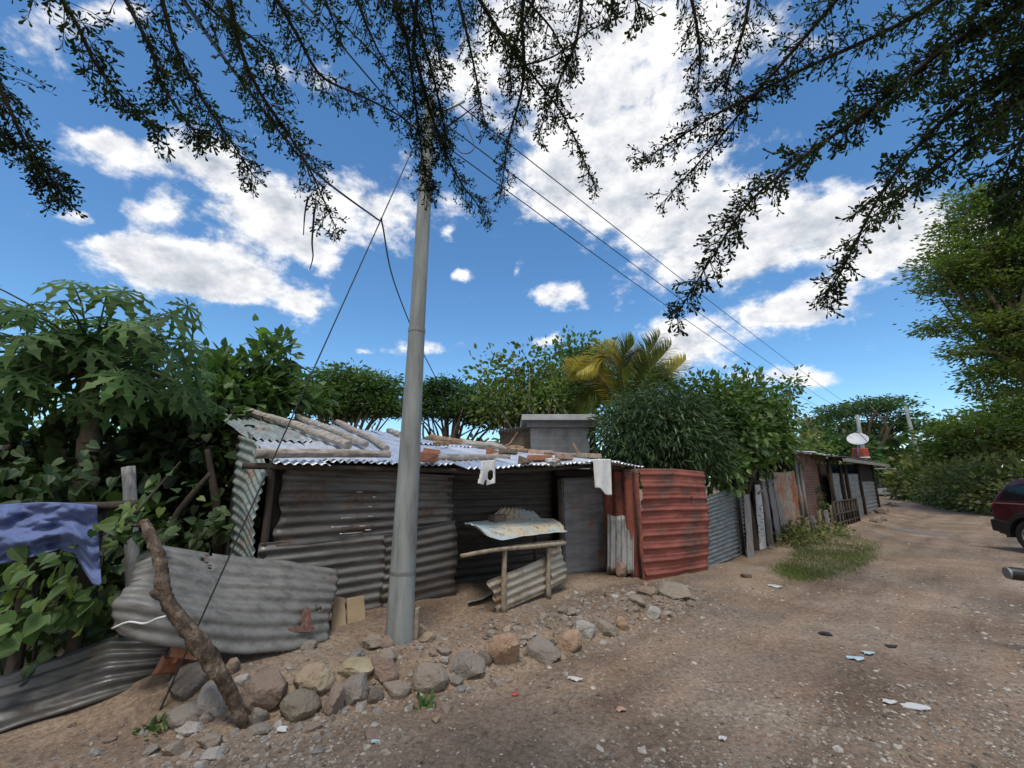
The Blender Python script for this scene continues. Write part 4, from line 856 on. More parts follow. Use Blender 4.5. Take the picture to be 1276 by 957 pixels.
def trail(pts, dia0, dia1, mat, name, label, cat, n=22, lump=.16, seed=0, seg=10, group=None, kids=None):
    P = []; rr = []
    for px, py, Y in pts: P.append(atY(px, py, Y))
    Q = spline(P, n); dep = (Q-CAM)[:, 1]*cp_+(Q-CAM)[:, 2]*sp_; r = np.interp(np.linspace(0, 1, n), np.linspace(0, 1, len(dia0)), dia0)/2/FPX*dep if isinstance(dia0, list) else np.linspace(dia0, dia1, n)/2/FPX*dep
    mb = MB(); mb.tube(Q, r, seg, lump=lump, seed=seed); o = mb.build(name, mat, None, True, sharp=False); return tag(o, label, cat, group), Q
base = onz(305, 905, .0)
o, TW = trail([(307, 910, base[1]), (298, 888, 3.24), (283, 855, 3.22), (263, 822, 3.2), (240, 792, 3.18), (212, 757, 3.16), (203, 730, 3.17), (201, 705, 3.2), (192, 678, 3.26), (180, 650, 3.34)],
      [15, 14, 15, 19, 18, 14, 15, 13, 12, 11], 0, m_twist, 'leaning_trunk', 'crooked bare trunk leaning over the bent grey sheet', 'trunk', 90, .34, 5, 18)
for (px, py, dx, dy, l) in [(200, 740, -14, -2, 1)]:
    mb = MB(); P = [atY(204, 742, 3.17), atY(195, 741, 3.13), atY(189, 737, 3.1)]; mb.tube(spline(P, 6), np.linspace(.035, .02, 6), 8); mb.build('branch_stub', m_twist, o, True)
trail([(206, 768, 3.1), (195, 771, 3.12), (180, 777, 3.2), (160, 775, 3.22), (140, 783, 3.3)], 2.4, 2.4, m_cloth, 'tie_cord', 'pale cord knotted around the leaning trunk over the bent sheet', 'cord', 16, 0)
# terracotta pieces on the dark boulder
for i, (px, py, wv, hv, lab, ro) in enumerate([(216, 826, 26, 18, 'orange terracotta brick chunk left of the leaning trunk on the dark boulder', .5), (238, 808, 30, 16, 'pale terracotta brick tucked behind the leaning trunk', -.2), (228, 817, 20, 12, 'brownish terracotta brick scrap between the two bigger chunks', .9)]):
    q = atY(px, py, 3.55); a = A1+ro; c, s = math.cos(a), math.sin(a); k = 3.5/FPX; mb = MB(); mb.box(q, (wv*k*1.1, wv*k*.6, hv*k), [[c, -s, .2], [s, c, .1], [-.2, 0, 1]], .9, .014); tag(mb.build('brick_piece', m_brickpc, None, bevel=.008), lab, 'brick')
# ------------------------------------------------------------------ concrete pole and its wires
pb_ = gpt(497, 799); pole = thing('utility_pole', 'round grey concrete utility pole standing before the tin hut', 'utility pole', pb_)
ptop = atY(529, 150, pb_[1]); top_ = np.array([pb_[0]+.04, pb_[1], 6.05])
jz = atY(514, 412, pb_[1])[2]
def lerp(a, b, z): t = (z-a[2])/(b[2]-a[2]); return a+(b-a)*t
def rad_at(z): return np.interp(z, [0, 1.6, 3, 6], [.126, .106, .085, .072])
mb = MB(); z_ = np.linspace(pb_[2]-.2, jz, 14); mb.tube([lerp(pb_, top_, z) for z in z_], [rad_at(z) for z in z_], 28); mb.build('lower_shaft', m_concrete, pole, True, sharp=True)
mb = MB(); z_ = np.linspace(jz, 6.05, 10); mb.tube([lerp(pb_, top_, z) for z in z_], [rad_at(z)*.965 for z in z_], 28); mb.build('upper_shaft', m_concrete, pole, True, sharp=True)
for py, hh in ((712, .014), (412, .02)):
    z0 = atY(505, py, pb_[1])[2]; mb = MB(); mb.tube([lerp(pb_, top_, z0-hh), lerp(pb_, top_, z0+hh)], rad_at(z0)+.004, 28); mb.build('band', m_steel if py > 600 else m_concrete, pole, True, sharp=True)
mb = MB(); mb.tube(spline([top_+[-.2, -.1, -.5], top_+[.12, -.1, -.32], top_+[.42, -.06, -.1]], 10), .016, 8); mb.build('crossarm', m_steel, pole, True)
def wire(P, rad, mat, name, label, cat='cable', n=40, sag=0., group=None):
    P = [np.array(p, float) for p in P]
    if len(P) == 2:
        t = np.linspace(0, 1, n)[:, None]; Q = P[0]*(1-t)+P[1]*t; Q[:, 2] -= sag*4*(t*(1-t))[:, 0]
    else: Q = spline(P, n)
    mb = MB(); mb.tube(Q, rad, 6, lump=0); return tag(mb.build(name, mat, None, True), label, cat, group)
ganch = onz(193, 899, .0); guy_top = lerp(pb_, top_, 5.55)+np.array([-.09, -.02, 0])
wire([ganch, guy_top], .006, m_wire, 'guy_wire', 'thin steel guy wire slanting from the pole top to the stones at lower left', 'wire')
kk = (np.dot(atY(465, 275, 4.2)[:1], [1])); tt = .5
# point of the guy wire seen at (465,275)
ts = np.linspace(0, 1, 400); gw = ganch+(guy_top-ganch)*ts[:, None]; dd = gw-CAM; dp = dd[:, 1]*cp_+dd[:, 2]*sp_
kp = gw[np.argmin(np.abs(CY-FPX*(dd[:, 2]*cp_-dd[:, 1]*sp_)/dp-275))]
wire([atY(200, -40, 1.0), atY(300, 100, 1.9), atY(390, 212, 2.9), kp+[-.02, -.05, -.01], kp+[.02, 0, -.03], atY(490, 348, 5.2), atY(520, 425, 6.6), atY(546, 478, 8.), atY(560, 520, 9.)], .009, m_cable, 'service_cable', 'thick black service cable dropping past the guy wire behind the pole', 'cable', 70)
fpb = atY(1147, 580, 33.); fpt = atY(1128, 506, 33.); spt = atY(1068, 517, 34.)
wl = [('upper', top_+[.36, -.07, -.16], spt+[.6, 0, -.05], .2), ('middle', top_+[.1, -.1, -.36], spt+[0, 0, -.25], .35), ('lower', top_+[-.12, -.1, -.46], spt+[-.6, 0, -.5], .5)]
for nm, a, b, sg in wl:
    wire([a, b], .0075, m_cable, 'power_line', {'upper': 'highest of the overhead lines running from the concrete pole to the short distant pole', 'middle': 'middle overhead line running from the concrete pole to the short distant pole', 'lower': 'lowest of the overhead lines running from the concrete pole to the short distant pole'}[nm], 'power line', 60, sg, 'overhead lines to the short distant pole')
for i, (a, px, lab) in enumerate([(top_+[-.18, -.1, -.5], 395, 'overhead line leaving the concrete pole towards the upper left, nearer the cable'), (top_+[.1, -.1, -.36], 420, 'overhead line leaving the concrete pole towards the upper left, farther from the cable')]):
    wire([a, atY(px, 22, 2.6), atY(px-190, -160, .6)], .008, m_cable, 'power_line', lab, 'power line', 40)
wire([top_+[.4, -.02, -.3], top_+[.55, -.1, -.75], top_+[.42, -.1, -.85], top_+[.2, -.05, -.6], top_+[.05, -.1, -.9]], .006, m_cable, 'loose_cable', 'loose loop of cable hanging at the top of the concrete pole', 'cable', 30)
fpo = thing('far_pole', 'distant leaning grey pole rising above the hedge at the road end', 'utility pole', [fpb[0], fpb[1], 0])
mb = MB(); mb.tube([[fpb[0]+.3, fpb[1], -.2], fpb, fpt], [.17, .15, .11], 12); mb.build('shaft', m_concrete, fpo, True)
mb = MB(); mb.box(fpt+[0, 0, -.4], (1.1, .09, .09)); mb.build('crossarm', m_steel, fpo)
q0 = atY(1075, 560, 34.); q1 = atY(1068, 517, 34.); mb = MB(); mb.tube([[q0[0]+.2, q0[1], 0], q0, q1], [.17, .16, .12], 10); tag(mb.build('short_pole', m_concrete, None, True), 'short distant grey pole seen behind the satellite dish', 'pole')
# ------------------------------------------------------------------ far shacks along the road
def block(F, s0, s1, d0, d1, z0, z1, name, mat, parent, bevel=0.):
    mb = MB(); mb.obox(F, s0, s1, d0, d1, z0, z1); return mb.build(name, mat, parent, bevel=bevel)
def S2(px, d, py=620): return F2.s_of(F2.hit(px, py, d))
D1 = -.05
sa, sb_, sc = S2(966, D1), S2(999, D1), S2(1037, D1)
rs_ = thing('rusty_shack', 'overgrown shack with a rusty tin front and a patch of red brick', 'shack', F2.p(sa, 0, .2), F2.ang)
zr = lambda px, py, d=D1: F2.hit(px, py, d)[2]
zb = float(gz(*F2.p((sa+sc)/2, D1, 0)[:2]))-.1
mb = MB(); f = quad(F2.p(sa+.05, D1, zb), F2.p(sa+.02, D1, zr(970, 589)), F2.p(sb_, D1, zr(998, 587)), F2.p(sb_, D1, zb)); corr(mb, f, .5, .006, .03, rag=.05, seed=81); mb.build('rusty_sheet', m_rusty, rs_, True, solid=.004)
block(F2, sb_+.03, sc, .0, .14, zb, zr(1010, 566, 0), 'brick_wall', m_brick, rs_)
block(F2, sa-.8, sb_-.05, .9, 1., zb, 2.0, 'back_panel', m_interior, rs_)
block(F2, sc-.02, sc+.06, .14, 3.0, zb, 2.3, 'side_wall', m_brick, rs_)
sx = F2.s_of(F2.hit(1021, 590, 0)); block(F2, sx-.12, sx+.14, -.02, .0, zr(1021, 612, 0), zr(1021, 578, 0), 'window', m_interior, rs_)
for px, py0, py1 in ((998, 575, 628), (953, 572, 610), (1003, 578, 640)):
    mb = MB(); a = S2(px, D1-.06); mb.tube([F2.p(a, D1-.06, zb), F2.p(a-.1, D1-.06, zr(px, py0))], [.055, .045], 7, lump=.1); mb.build('post', m_plank, rs_, True)
zt_ = zr(1000, 566, -.3)
for k in range(4):
    a = sa-.8+k*(sc-sa+1.)/4; wv = (sc-sa+1.)/4+.12
    mb = MB(); corr(mb, quad(F2.p(a, -.45, zt_+.03*k), F2.p(a+.05, 3., zt_+.5), F2.p(a+wv, 3., zt_+.5), F2.p(a+wv, -.4, zt_+.02*k)), .09, .014, .03, rag=.08, seed=85+k); mb.build('roof_sheet', m_roofold if k % 2 else m_roofA, rs_, True, solid=.004)
for i, (px, wv, hv) in enumerate([(1001, 8, 26), (1010, 7, 24), (1018, 8, 28), (1027, 7, 25), (1034, 8, 30)]):
    d = -.5; a = S2(px, d); z0 = float(gz(*F2.p(a, d, 0)[:2]))-.08; dep = float(np.dot(F2.p(a, d, 1)-CAM, [0, cp_, sp_])); mb = MB(); w_ = wv/FPX*dep; mb.box(F2.p(a, d, z0+hv/FPX*dep/2), (w_, .05, hv/FPX*dep), [[F2.e[0], F2.n[0], .05*(-1)**i], [F2.e[1], F2.n[1], 0], [0, 0, 1]], .93, .01)
    tag(mb.build('fence_board', m_plank if i % 2 else m_stick, None), 'short weathered board of the low fence before the brick patch', 'board', 'low fence boards before the rusty shack')
D2 = -.25; s0, s1, s2_ = S2(1036, D2), S2(1073, D2), S2(1092, D2)
sh2 = thing('grey_shack', 'farther shack of upright grey tin with a dark flat roof under the dish', 'shack', F2.p(s0, 0, .1), F2.ang)
zb2 = float(gz(*F2.p(s1, D2, 0)[:2]))-.1
z_low = zr(1055, 590, D2); z_roof = zr(1065, 574, D2-.2)
mb = MB(); corr(mb, quad(F2.p(s0, D2, zb2), F2.p(s0, D2, z_low), F2.p(s1, D2, z_low), F2.p(s1, D2, zb2)), .1, .015, .02, seed=91); mb.build('wall_sheet', m_grey, sh2, True, solid=.004)
f = quad(F2.p(s1+.1, D2-.04, zb2), F2.p(s1+.1, D2-.04, zr(1076, 600, D2)), F2.p(s2_-.2, D2-.04, zr(1085, 600, D2)), F2.p(s2_-.2, D2-.04, zb2)); mb = MB(); corr(mb, lambda u, v: f(v, u), .16, .02, .01, seed=92); mb.build('striped_sheet', m_roofold, sh2, True, solid=.004)
block(F2, s0, s2_, D2+2.5, D2+2.56, zb2, z_roof, 'back_wall', m_interior, sh2)
block(F2, s2_-.04, s2_, D2, D2+2.5, zb2, z_roof, 'side_wall', m_plank, sh2)
for a in (s0+.05, s1+.02, s2_-.12, (s0+s1)/2, (s0*2+s1)/3):
    mb = MB(); mb.tube([F2.p(a, D2-.06, zb2), F2.p(a, D2-.06, z_roof)], .06, 7, lump=.1); mb.build('post', m_barkdark, sh2, True)
block(F2, s1, s2_-.1, D2-.02, D2+.02, zr(1080, 603, D2), z_roof-.05, 'upper_panel', m_interior, sh2)
mb = MB(); corr(mb, quad(F2.p(s0-.2, D2-.6, z_roof), F2.p(s0-.2, D2+2.7, z_roof+.3), F2.p(s2_+.2, D2+2.7, z_roof+.3), F2.p(s2_+.2, D2-.6, z_roof-.06)), .09, .014, .03, seed=93); mb.build('roof_sheet', m_fallen, sh2, True, solid=.004)
block(F2, s0-.2, s2_+.2, D2-.62, D2-.5, z_roof-.15, z_roof-.04, 'fascia', m_plank, sh2)
# iron gate
gt = thing('iron_gate', 'rusty iron bar gate propped before the far grey shack', 'gate', gpt(1060, 655), F2.ang)
dg = F2.sd(*gpt(1052, 656)[:2])[1]; g0, g1 = S2(1037, dg), S2(1066, dg); zg0 = zr(1050, 655, dg); zg1 = zr(1050, 624, dg)
for z in (zg0+.1, zg1, (zg0+zg1)/2):
    mb = MB(); mb.tube([F2.p(g0, dg, z), F2.p(g1, dg, z)], .03, 6); mb.build('rail', m_barkdark, gt, True)
for k in range(9):
    a = g0+(g1-g0)*k/8; mb = MB(); mb.tube([F2.p(a, dg, zg0-.05), F2.p(a, dg, zg1)], .028 if k % 8 else .04, 6); mb.build('bar', m_barkdark, gt, True)
# dish
dc = atY(1069, 549, 20.5); dish = thing('satellite_dish', 'pale oval satellite dish on a mast above the far grey shack', 'satellite dish', dc-[0, 0, 1.1])
ax_ = unit(np.array([-.5, -.6, .75])); up_ = unit(np.cross(ax_, [.85, .2, .55])); rt_ = np.cross(up_, ax_); mb = MB()
rr_, tt_ = np.meshgrid(np.linspace(0, 1, 8), np.linspace(0, 2*PI, 33), indexing='ij'); rad = .4
G = dc+rad*rr_[..., None]*(np.cos(tt_)[..., None]*up_*1.05+np.sin(tt_)[..., None]*rt_)+(rr_**2*.12)[..., None]*ax_; mb.grid(G); mb.build('reflector', m_dish, dish, True, solid=.02)
mb = MB(); mb.tube([dc-ax_*.05, dc-[0, -.1, .5], dc-[0, -.1, 1.2]], .035, 8); mb.build('mast', m_steel, dish, True)
mb = MB(); mb.tube([dc-up_*.4+ax_*.08, dc+ax_*.55-up_*.1], .015, 6); mb.build('arm', m_steel, dish, True); mb = MB(); mb.box(dc+ax_*.56-up_*.08, (.09, .09, .12)); mb.build('receiver', m_steel, dish, bevel=.01)
d2c = atY(1034, 571, 17.5); mb = MB(); G = d2c+.2*rr_[..., None]*(np.cos(tt_)[..., None]*up_+np.sin(tt_)[..., None]*rt_)+(rr_**2*.05)[..., None]*ax_; mb.grid(G); tag(mb.build('small_dish', m_white, None, True, solid=.015), 'small white round dish on the roof edge of the far shack', 'satellite dish')
q = atY(1072, 565, 21.); rb = MB(); rb.box(q, (.6, .45, .5), None, .9, .02); o = rb.build('red_tub', m_redpaint, None, bevel=.05); tag(o, 'faded red tub with a pale rim on the roof beneath the satellite dish', 'tub')
mb = MB(); mb.box(q+[0, -.24, -.2], (.5, .03, .06), None, 1); mb.build('rim', m_white, o, bevel=.01)
# canopy and white car at the end of the road
cn = thing('road_canopy', 'small flat tin canopy on posts at the end of the road', 'canopy', atY(1092, 600, 36)*[1, 1, 0])
a0 = atY(1086, 584, 36.)
mb = MB(); mb.box(a0+[.9, 1, 0], (2.8, 2.4, .08)); mb.build('canopy_roof', m_roofold, cn)
for dx, dy in ((-.3, 0), (2.1, 0), (-.3, 2), (2.1, 2)):
    mb = MB(); mb.tube([[a0[0]+dx, a0[1]+dy, 0], [a0[0]+dx, a0[1]+dy, a0[2]]], .06, 8); mb.build('post', m_plank, cn, True)
# ------------------------------------------------------------------ concrete block house behind
bh = thing('block_house', 'small grey concrete block house with a flat pale slab roof', 'house', atY(700, 570, 10.6)*[1, 1, 0], 0.)
B0, B1 = atY(661, 530, 10.6), atY(733, 530, 10.6); zt_b = atY(700, 528, 10.6)[2]
def wbox(c, s, name, mat, par, bevel=0): mb = MB(); mb.box(c, s); return mb.build(name, mat, par, bevel=bevel)
wbox([(B0[0]+B1[0])/2, 10.7, zt_b/2], (B1[0]-B0[0], .2, zt_b), 'wall', m_block, bh)
wbox([B1[0]-.1, 12.2, zt_b/2], (.2, 2.8, zt_b), 'wall', m_block, bh); wbox([B0[0]+.1, 12.2, zt_b/2], (.2, 2.8, zt_b), 'wall', m_block, bh)
r0, r1 = atY(650, 523, 10.3), atY(747, 523, 10.3)
wbox([(r0[0]+r1[0])/2, 11.9, zt_b+.1], (r1[0]-r0[0], 3.5, .14), 'roof', m_slab, bh, .01)
wbox([(B0[0]+B1[0])/2+.1, 10.5, zt_b-.02], (B1[0]-B0[0]+.4, .12, .16), 'beam', m_slab, bh, .01)
wbox([B1[0]+.12, 10.75, zt_b/2], (.14, .14, zt_b), 'post', m_barkdark, bh)
mb = MB(); c0 = atY(620, 537, 10.4); c1 = atY(664, 529, 10.6); corr(mb, quad(c0, c0+[0, 2.5, .1], c1+[0, 2.5, .1], c1), .09, .014, .01, seed=97); mb.build('lean_to_roof', m_roofold, bh, True, solid=.004)
wbox([(c0[0]+c1[0])/2, 10.7, c0[2]/2], (c1[0]-c0[0]-.1, .12, c0[2]-.03), 'lean_to_wall', m_mud, bh)
# ------------------------------------------------------------------ tarp on a rail, left posts
YT = 3.55
def tarp(u, v):
    x = -70+190*u
    top = 628+2*math.sin(u*7); bot = float(np.interp(x, [-70, 0, 40, 75, 88, 100, 110, 118, 122], [712, 703, 694, 684, 690, 712, 728, 730, 722]))
    x2 = x+(v*6 if u > .8 else 0)*u
    if v < .12: return x2, top+(.12-v)*10, .30*(.12-v)/.12
    return x2, top+(v-.12)/.88*(bot-top), 0
nu, nv = 80, 50
u, v = np.meshgrid(np.linspace(0, 1, nu), np.linspace(0, 1, nv), indexing='ij'); G = np.zeros((nu, nv, 3))
ang = fbm(u*2.2+v*1.6, v*1.2-u*1.0, 12, 2)
fold = .035*np.sin((u*7.5-v*2.3)*2.2+3*ang)*np.minimum(1, v*3)+.03*np.sin((u*3+v*5.5)*2+4*ang)*np.minimum(1, v*2)+.045*fbm(u*9, v*7, 14, 4)
cres = -.05*np.abs(vnoise(u*7+v*5, v*6-u*3, 19))*2
for i in range(nu):
    for j in range(nv):
        px, py, dy = tarp(u[i, j], v[i, j]); G[i, j] = atY(px, py, YT+dy+fold[i, j]*1.3+cres[i, j]-.1*v[i, j])
mb = MB(); mb.grid(G); tag(mb.build('blue_tarp', m_tarp, None, True, solid=.006), 'crumpled blue tarp draped over the rail at the left edge', 'tarp')
rfc = thing('rail_fence', 'rough pole fence rail with posts under the blue tarp', 'fence', atY(60, 800, YT+.1)*[1, 1, 0])
mb = MB(); mb.tube(spline([atY(-80, 632, YT+.1), atY(20, 633, YT+.1), atY(120, 631, YT+.12), atY(172, 628, YT+.1)], 12), .035, 8, lump=.12); mb.build('rail', m_barkdark, rfc, True)
for px, Y, pt in ((60, YT+.15, 632), (128, YT+.15, 628), (-30, YT+.15, 632)):
    q = atY(px, pt, Y); mb = MB(); mb.tube(spline([[q[0]+.03, q[1], -.1], [q[0]-.02, q[1], .8], q], 8), .05, 8, lump=.15, seed=px); mb.build('post', m_barkdark, rfc, True)
trail([(169, 850, 4.0), (163, 640, 4.0), (160, 582, 4.0)], 15, 14, m_plank, 'grey_stake', 'grey cut stake standing behind the leaning trunk top', 'stake', 10, .08)
trail([(2, 640, 5.6), (8, 590, 5.6), (20, 525, 5.7)], 18, 14, m_barkdark, 'tilted_stump', 'dark tilted dead stump at the far left below the papaya', 'stump', 10, .15)
for i, P in enumerate([[(60, 700, 4.9), (66, 620, 5.), (80, 560, 5.1)], [(205, 690, 5.1), (222, 640, 5.1), (262, 590, 5.2)], [(272, 690, 5.4), (268, 620, 5.4), (258, 560, 5.4)], [(30, 660, 5.2), (44, 610, 5.2), (70, 565, 5.3)]]):
    trail(P, 12, 6, m_barkdark, 'dead_tree', ['dark bare trunk between the far left stump and the papaya', 'dark slanting trunk in the gap behind the bent sheet', 'dark upright trunk beside the pale green end wall', 'thin dark leaning trunk right of the tilted stump'][i], 'dead tree', 14, .15, i+5)
# ------------------------------------------------------------------ trees and plants behind the huts
def gnd(px, Y):
    q = atY(px, 600, Y); return [q[0], q[1], float(gz(q[0], q[1]))]
# papaya: trunk, long leaf stalks, deeply lobed leaves
pap = thing('papaya_tree', 'papaya tree with a spreading head of big lobed leaves at left', 'tree', gnd(118, 5.3))
b0 = np.array(gnd(118, 5.3)); hd = atY(112, 458, 5.3)
mb = MB(); mb.tube(spline([b0-[0, 0, .1], (b0+hd)/2+[.08, 0, 0], hd], 12), np.linspace(.15, .085, 12), 12, lump=.1); mb.build('trunk', m_bark, pap, True)
nl = 175; az = RNG.uniform(0, 2*PI, nl); el = RNG.uniform(-.75, 1.1, nl); ln = RNG.uniform(.5, 1.5, nl)
dirs = np.stack([np.cos(az)*np.cos(el), np.sin(az)*np.cos(el), np.sin(el)], -1)
tips = hd+[.05, 0, -.05]+dirs*ln[:, None]*np.array([1.08, .95, .78]); mbs = MB()
for i in range(0, nl):
    mbs.tube(spline([hd+RNG.normal(0, .04, 3), hd+(tips[i]-hd)*.55+[0, 0, .1*ln[i]], tips[i]], 6), np.linspace(.013, .008, 6), 5)
mbs.build('leaf_stalks', M('leaf stalk', [(.10, .14, .06), (.18, .21, .1)], 5, .6, 0), pap, True)
mb = MB(); axl = dirs*np.array([1, 1, .4])+RNG.normal(0, .25, dirs.shape)-[0, 0, .6]; nr = RNG.normal(0, .3, dirs.shape)+dirs*.9+[0, -.45, .6]
leaves(mb, T_papaya, tips, axl, nr, RNG.uniform(.26, .46, nl)); mb.build('crown', g_papaya, pap)
tree('leafy_tree', 'broad leaved tree with upright shoots between the papaya and the tin roof', 'tree', gnd(310, 7.6), [bl(300, 490, 7.4, 62, 34), bl(338, 450, 7.5, 22, 30), bl(282, 468, 7.5, 30, 20), bl(360, 490, 7.6, 30, 26), bl(262, 530, 7., 40, 34)], 125, 16, .15, T_heart, .17, g_mid, tr=.09, topz=1.4)
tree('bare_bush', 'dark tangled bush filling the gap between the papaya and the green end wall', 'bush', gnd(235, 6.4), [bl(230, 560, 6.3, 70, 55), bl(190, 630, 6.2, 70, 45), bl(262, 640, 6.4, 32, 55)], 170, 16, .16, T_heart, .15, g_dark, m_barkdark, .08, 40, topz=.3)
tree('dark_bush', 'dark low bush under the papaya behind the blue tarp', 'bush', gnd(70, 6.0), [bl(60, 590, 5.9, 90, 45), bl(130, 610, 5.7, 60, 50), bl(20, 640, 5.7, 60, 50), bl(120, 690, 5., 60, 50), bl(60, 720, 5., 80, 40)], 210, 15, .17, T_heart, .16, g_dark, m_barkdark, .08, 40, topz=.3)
tree('pale_bush', 'sunlit yellowish bush low at the far left behind the tilted stump', 'bush', gnd(20, 7.5), [bl(10, 555, 7.5, 50, 30), bl(50, 600, 7.2, 40, 40), bl(245, 625, 8.5, 50, 40), bl(-40, 560, 7.5, 50, 50)], 110, 14, .15, T_heart, .12, g_light, None, .06, 14, topz=.5)
for i, (px, Y, B, lab, mt_) in enumerate([
    (425, 13, [(395, 480, 28, 7), (430, 468, 32, 7), (466, 476, 28, 7), (408, 494, 34, 7), (450, 490, 36, 7), (488, 488, 22, 7), (425, 510, 50, 8), (480, 506, 30, 8), (385, 508, 20, 8)], 'feathery spreading tree just left of the pole above the roof logs', g_acacia),
    (550, 15, [(530, 487, 24, 6), (562, 481, 26, 6), (594, 492, 24, 6), (545, 500, 30, 7), (605, 508, 28, 7), (575, 514, 40, 8), (515, 512, 26, 8), (620, 522, 30, 8)], 'dark feathery tree just right of the pole above the roof', g_rain)]):
    tree('acacia_tree', lab, 'tree', gnd(px, Y), [bl(*b[:2], Y, *b[2:]) for b in B], 300, 42, .22, T_simple, .14, mt_, None, .14, 26, flat=.35, topz=1.5, shell=.33)
tree('airy_tree', 'airy light green tree with gaps showing sky left of the dense dark tree', 'tree', gnd(645, 13.5), [bl(655, 470, 13.5, 36, 26), bl(610, 470, 13.5, 18, 22), bl(670, 500, 13.3, 40, 22), bl(628, 505, 13.4, 40, 22), bl(690, 470, 13.6, 24, 30)], 120, 22, .26, T_broad, .17, g_light, None, .1, 26, topz=2.)
tree('tall_tree', 'dense dark tree with a tall rounded top behind the palm', 'tree', gnd(715, 15), [bl(718, 470, 15, 34, 38), bl(725, 440, 15, 24, 20), bl(700, 500, 15, 34, 22), bl(745, 480, 15, 28, 40)], 150, 24, .28, T_broad, .19, g_mid, None, .16, 16, topz=2.)
tree('yellow_bush', 'low yellowish bush over the roof of the block house', 'bush', gnd(668, 12.8), [bl(668, 500, 12.8, 36, 20), bl(620, 510, 13., 30, 16), bl(690, 490, 12.8, 20, 18)], 60, 20, .2, T_broad, .12, g_light, None, .07, 10, topz=1.5)
# coconut palm
pm_ = thing('coconut_palm', 'young coconut palm with green and yellowing fronds behind the mango bush', 'palm', gnd(785, 12.4)); pb = np.array(gnd(785, 12.4)); ph = atY(782, 520, 12.4)
mb = MB(); mb.tube([pb-[0, 0, .1], (pb+ph)/2, ph], [.17, .14, .13], 12, lump=.06); mb.build('trunk', m_bark, pm_, True)
FR = [((782, 520), (762, 445), (722, 462), g_palmy), ((784, 520), (760, 490), (722, 500), g_palm), ((784, 518), (775, 455), (790, 428), g_palm), ((786, 518), (800, 460), (822, 418), g_palm), ((788, 520), (822, 480), (853, 450), g_palmy), ((786, 520), (790, 470), (802, 440), g_palmy), ((782, 520), (748, 470), (708, 455), g_palmy), ((790, 520), (810, 470), (845, 480), g_palm), ((784, 518), (765, 450), (752, 430), g_palm), ((788, 520), (805, 470), (835, 432), g_palm), ((780, 520), (745, 480), (720, 520), g_palm)]
for i, (a, b, c_, mt_) in enumerate(FR):
    dy = random.uniform(-.7, .5); S = spline([atY(*a, 12.4), atY(*b, 12.4+dy*.5), atY(*c_, 12.4+dy)], 40)
    if i in (2, 3, 9): S = S+0
    mb = MB(); mb.tube(S, np.linspace(.03, .008, 40), 5); fr_ = mb.build('frond', m_stick if mt_ is g_palmy else mt_, pm_, True)
    T_ = unit(np.gradient(S, axis=0)); mb = MB(); ps, axs, nrs, szs = [], [], [], []
    for k in range(5, 40):
        for q in range(3):
            for sg in (1, -1):
                side = unit(np.cross(T_[k], np.array([0, -1, .25]))); p = S[k]+(T_[k]*.03*q)
                ps.append(p); axs.append(side*sg*.9+T_[k]*.95+np.array([0, 0, -.16])+RNG.normal(0, .07, 3)); nrs.append(np.array([0, -.6, 1])); szs.append(.72*math.sin(PI*(.12+.82*(k/40)))**.7)
    leaves(mb, (T_blade[0]*np.array([1, 1.15, 1]), T_blade[1]), np.array(ps), np.array(axs), np.array(nrs), np.array(szs)); mb.build('leaflets', mt_, fr_)
tree('mango_bush', 'dense blue green mango bush bulging over the red tin', 'tree', gnd(825, 9.3), [bl(800, 540, 9.3, 52, 42), bl(835, 545, 9.2, 55, 48), bl(865, 560, 9.2, 40, 40), bl(770, 545, 9.5, 24, 32), bl(820, 512, 9.4, 54, 30)], 620, 22, .14, T_lance, .16, g_mango, m_barkdark, .11, 16, topz=1.4, droop=.55, shell=.3)
tree('vine_bush', 'leafy climber mass spilling over the grey tin and planks', 'vine', gnd(930, 10.6), [bl(905, 540, 10.2, 50, 52), bl(940, 540, 10.6, 42, 42), bl(880, 500, 10.4, 34, 26), bl(900, 585, 9.6, 30, 24), bl(925, 500, 10.8, 40, 24), bl(950, 515, 11., 32, 30)], 330, 18, .16, T_broad, .15, g_vine, m_barkdark, .08, 22, topz=1.2, droop=.35)
tree('thin_tree', 'thin tree with sparse leafy shoots rising above the climber mass', 'tree', gnd(935, 11.8), [bl(905, 474, 11.6, 14, 18), bl(937, 478, 11.8, 16, 16), bl(985, 480, 11.8, 14, 14), bl(968, 500, 11.8, 24, 16), bl(880, 482, 11.8, 14, 12), bl(945, 500, 11.8, 40, 18)], 60, 18, .15, T_broad, .12, g_mid, None, .06, 40, topz=2.2)
t_ = tree('flowering_vine', 'sparse climber with orange flowers on the rusty shack roof', 'vine', gnd(1000, 14.8), [bl(985, 548, 14.2, 26, 16), bl(1010, 560, 14.5, 26, 10), bl(995, 530, 14.6, 20, 14), bl(965, 565, 13.5, 22, 16)], 75, 18, .18, T_broad, .11, g_light, None, .04, 18, topz=2.)
C, o_ = cluster_points([bl(998, 522, 14.6, 20, 9), bl(1005, 545, 14.4, 18, 8)], 14); mb = MB(); crown(mb, T_broad, C, o_, 6, .05, .09); mb.build('flowers', g_flower, t_)
t_ = [(-0.4, 0)]
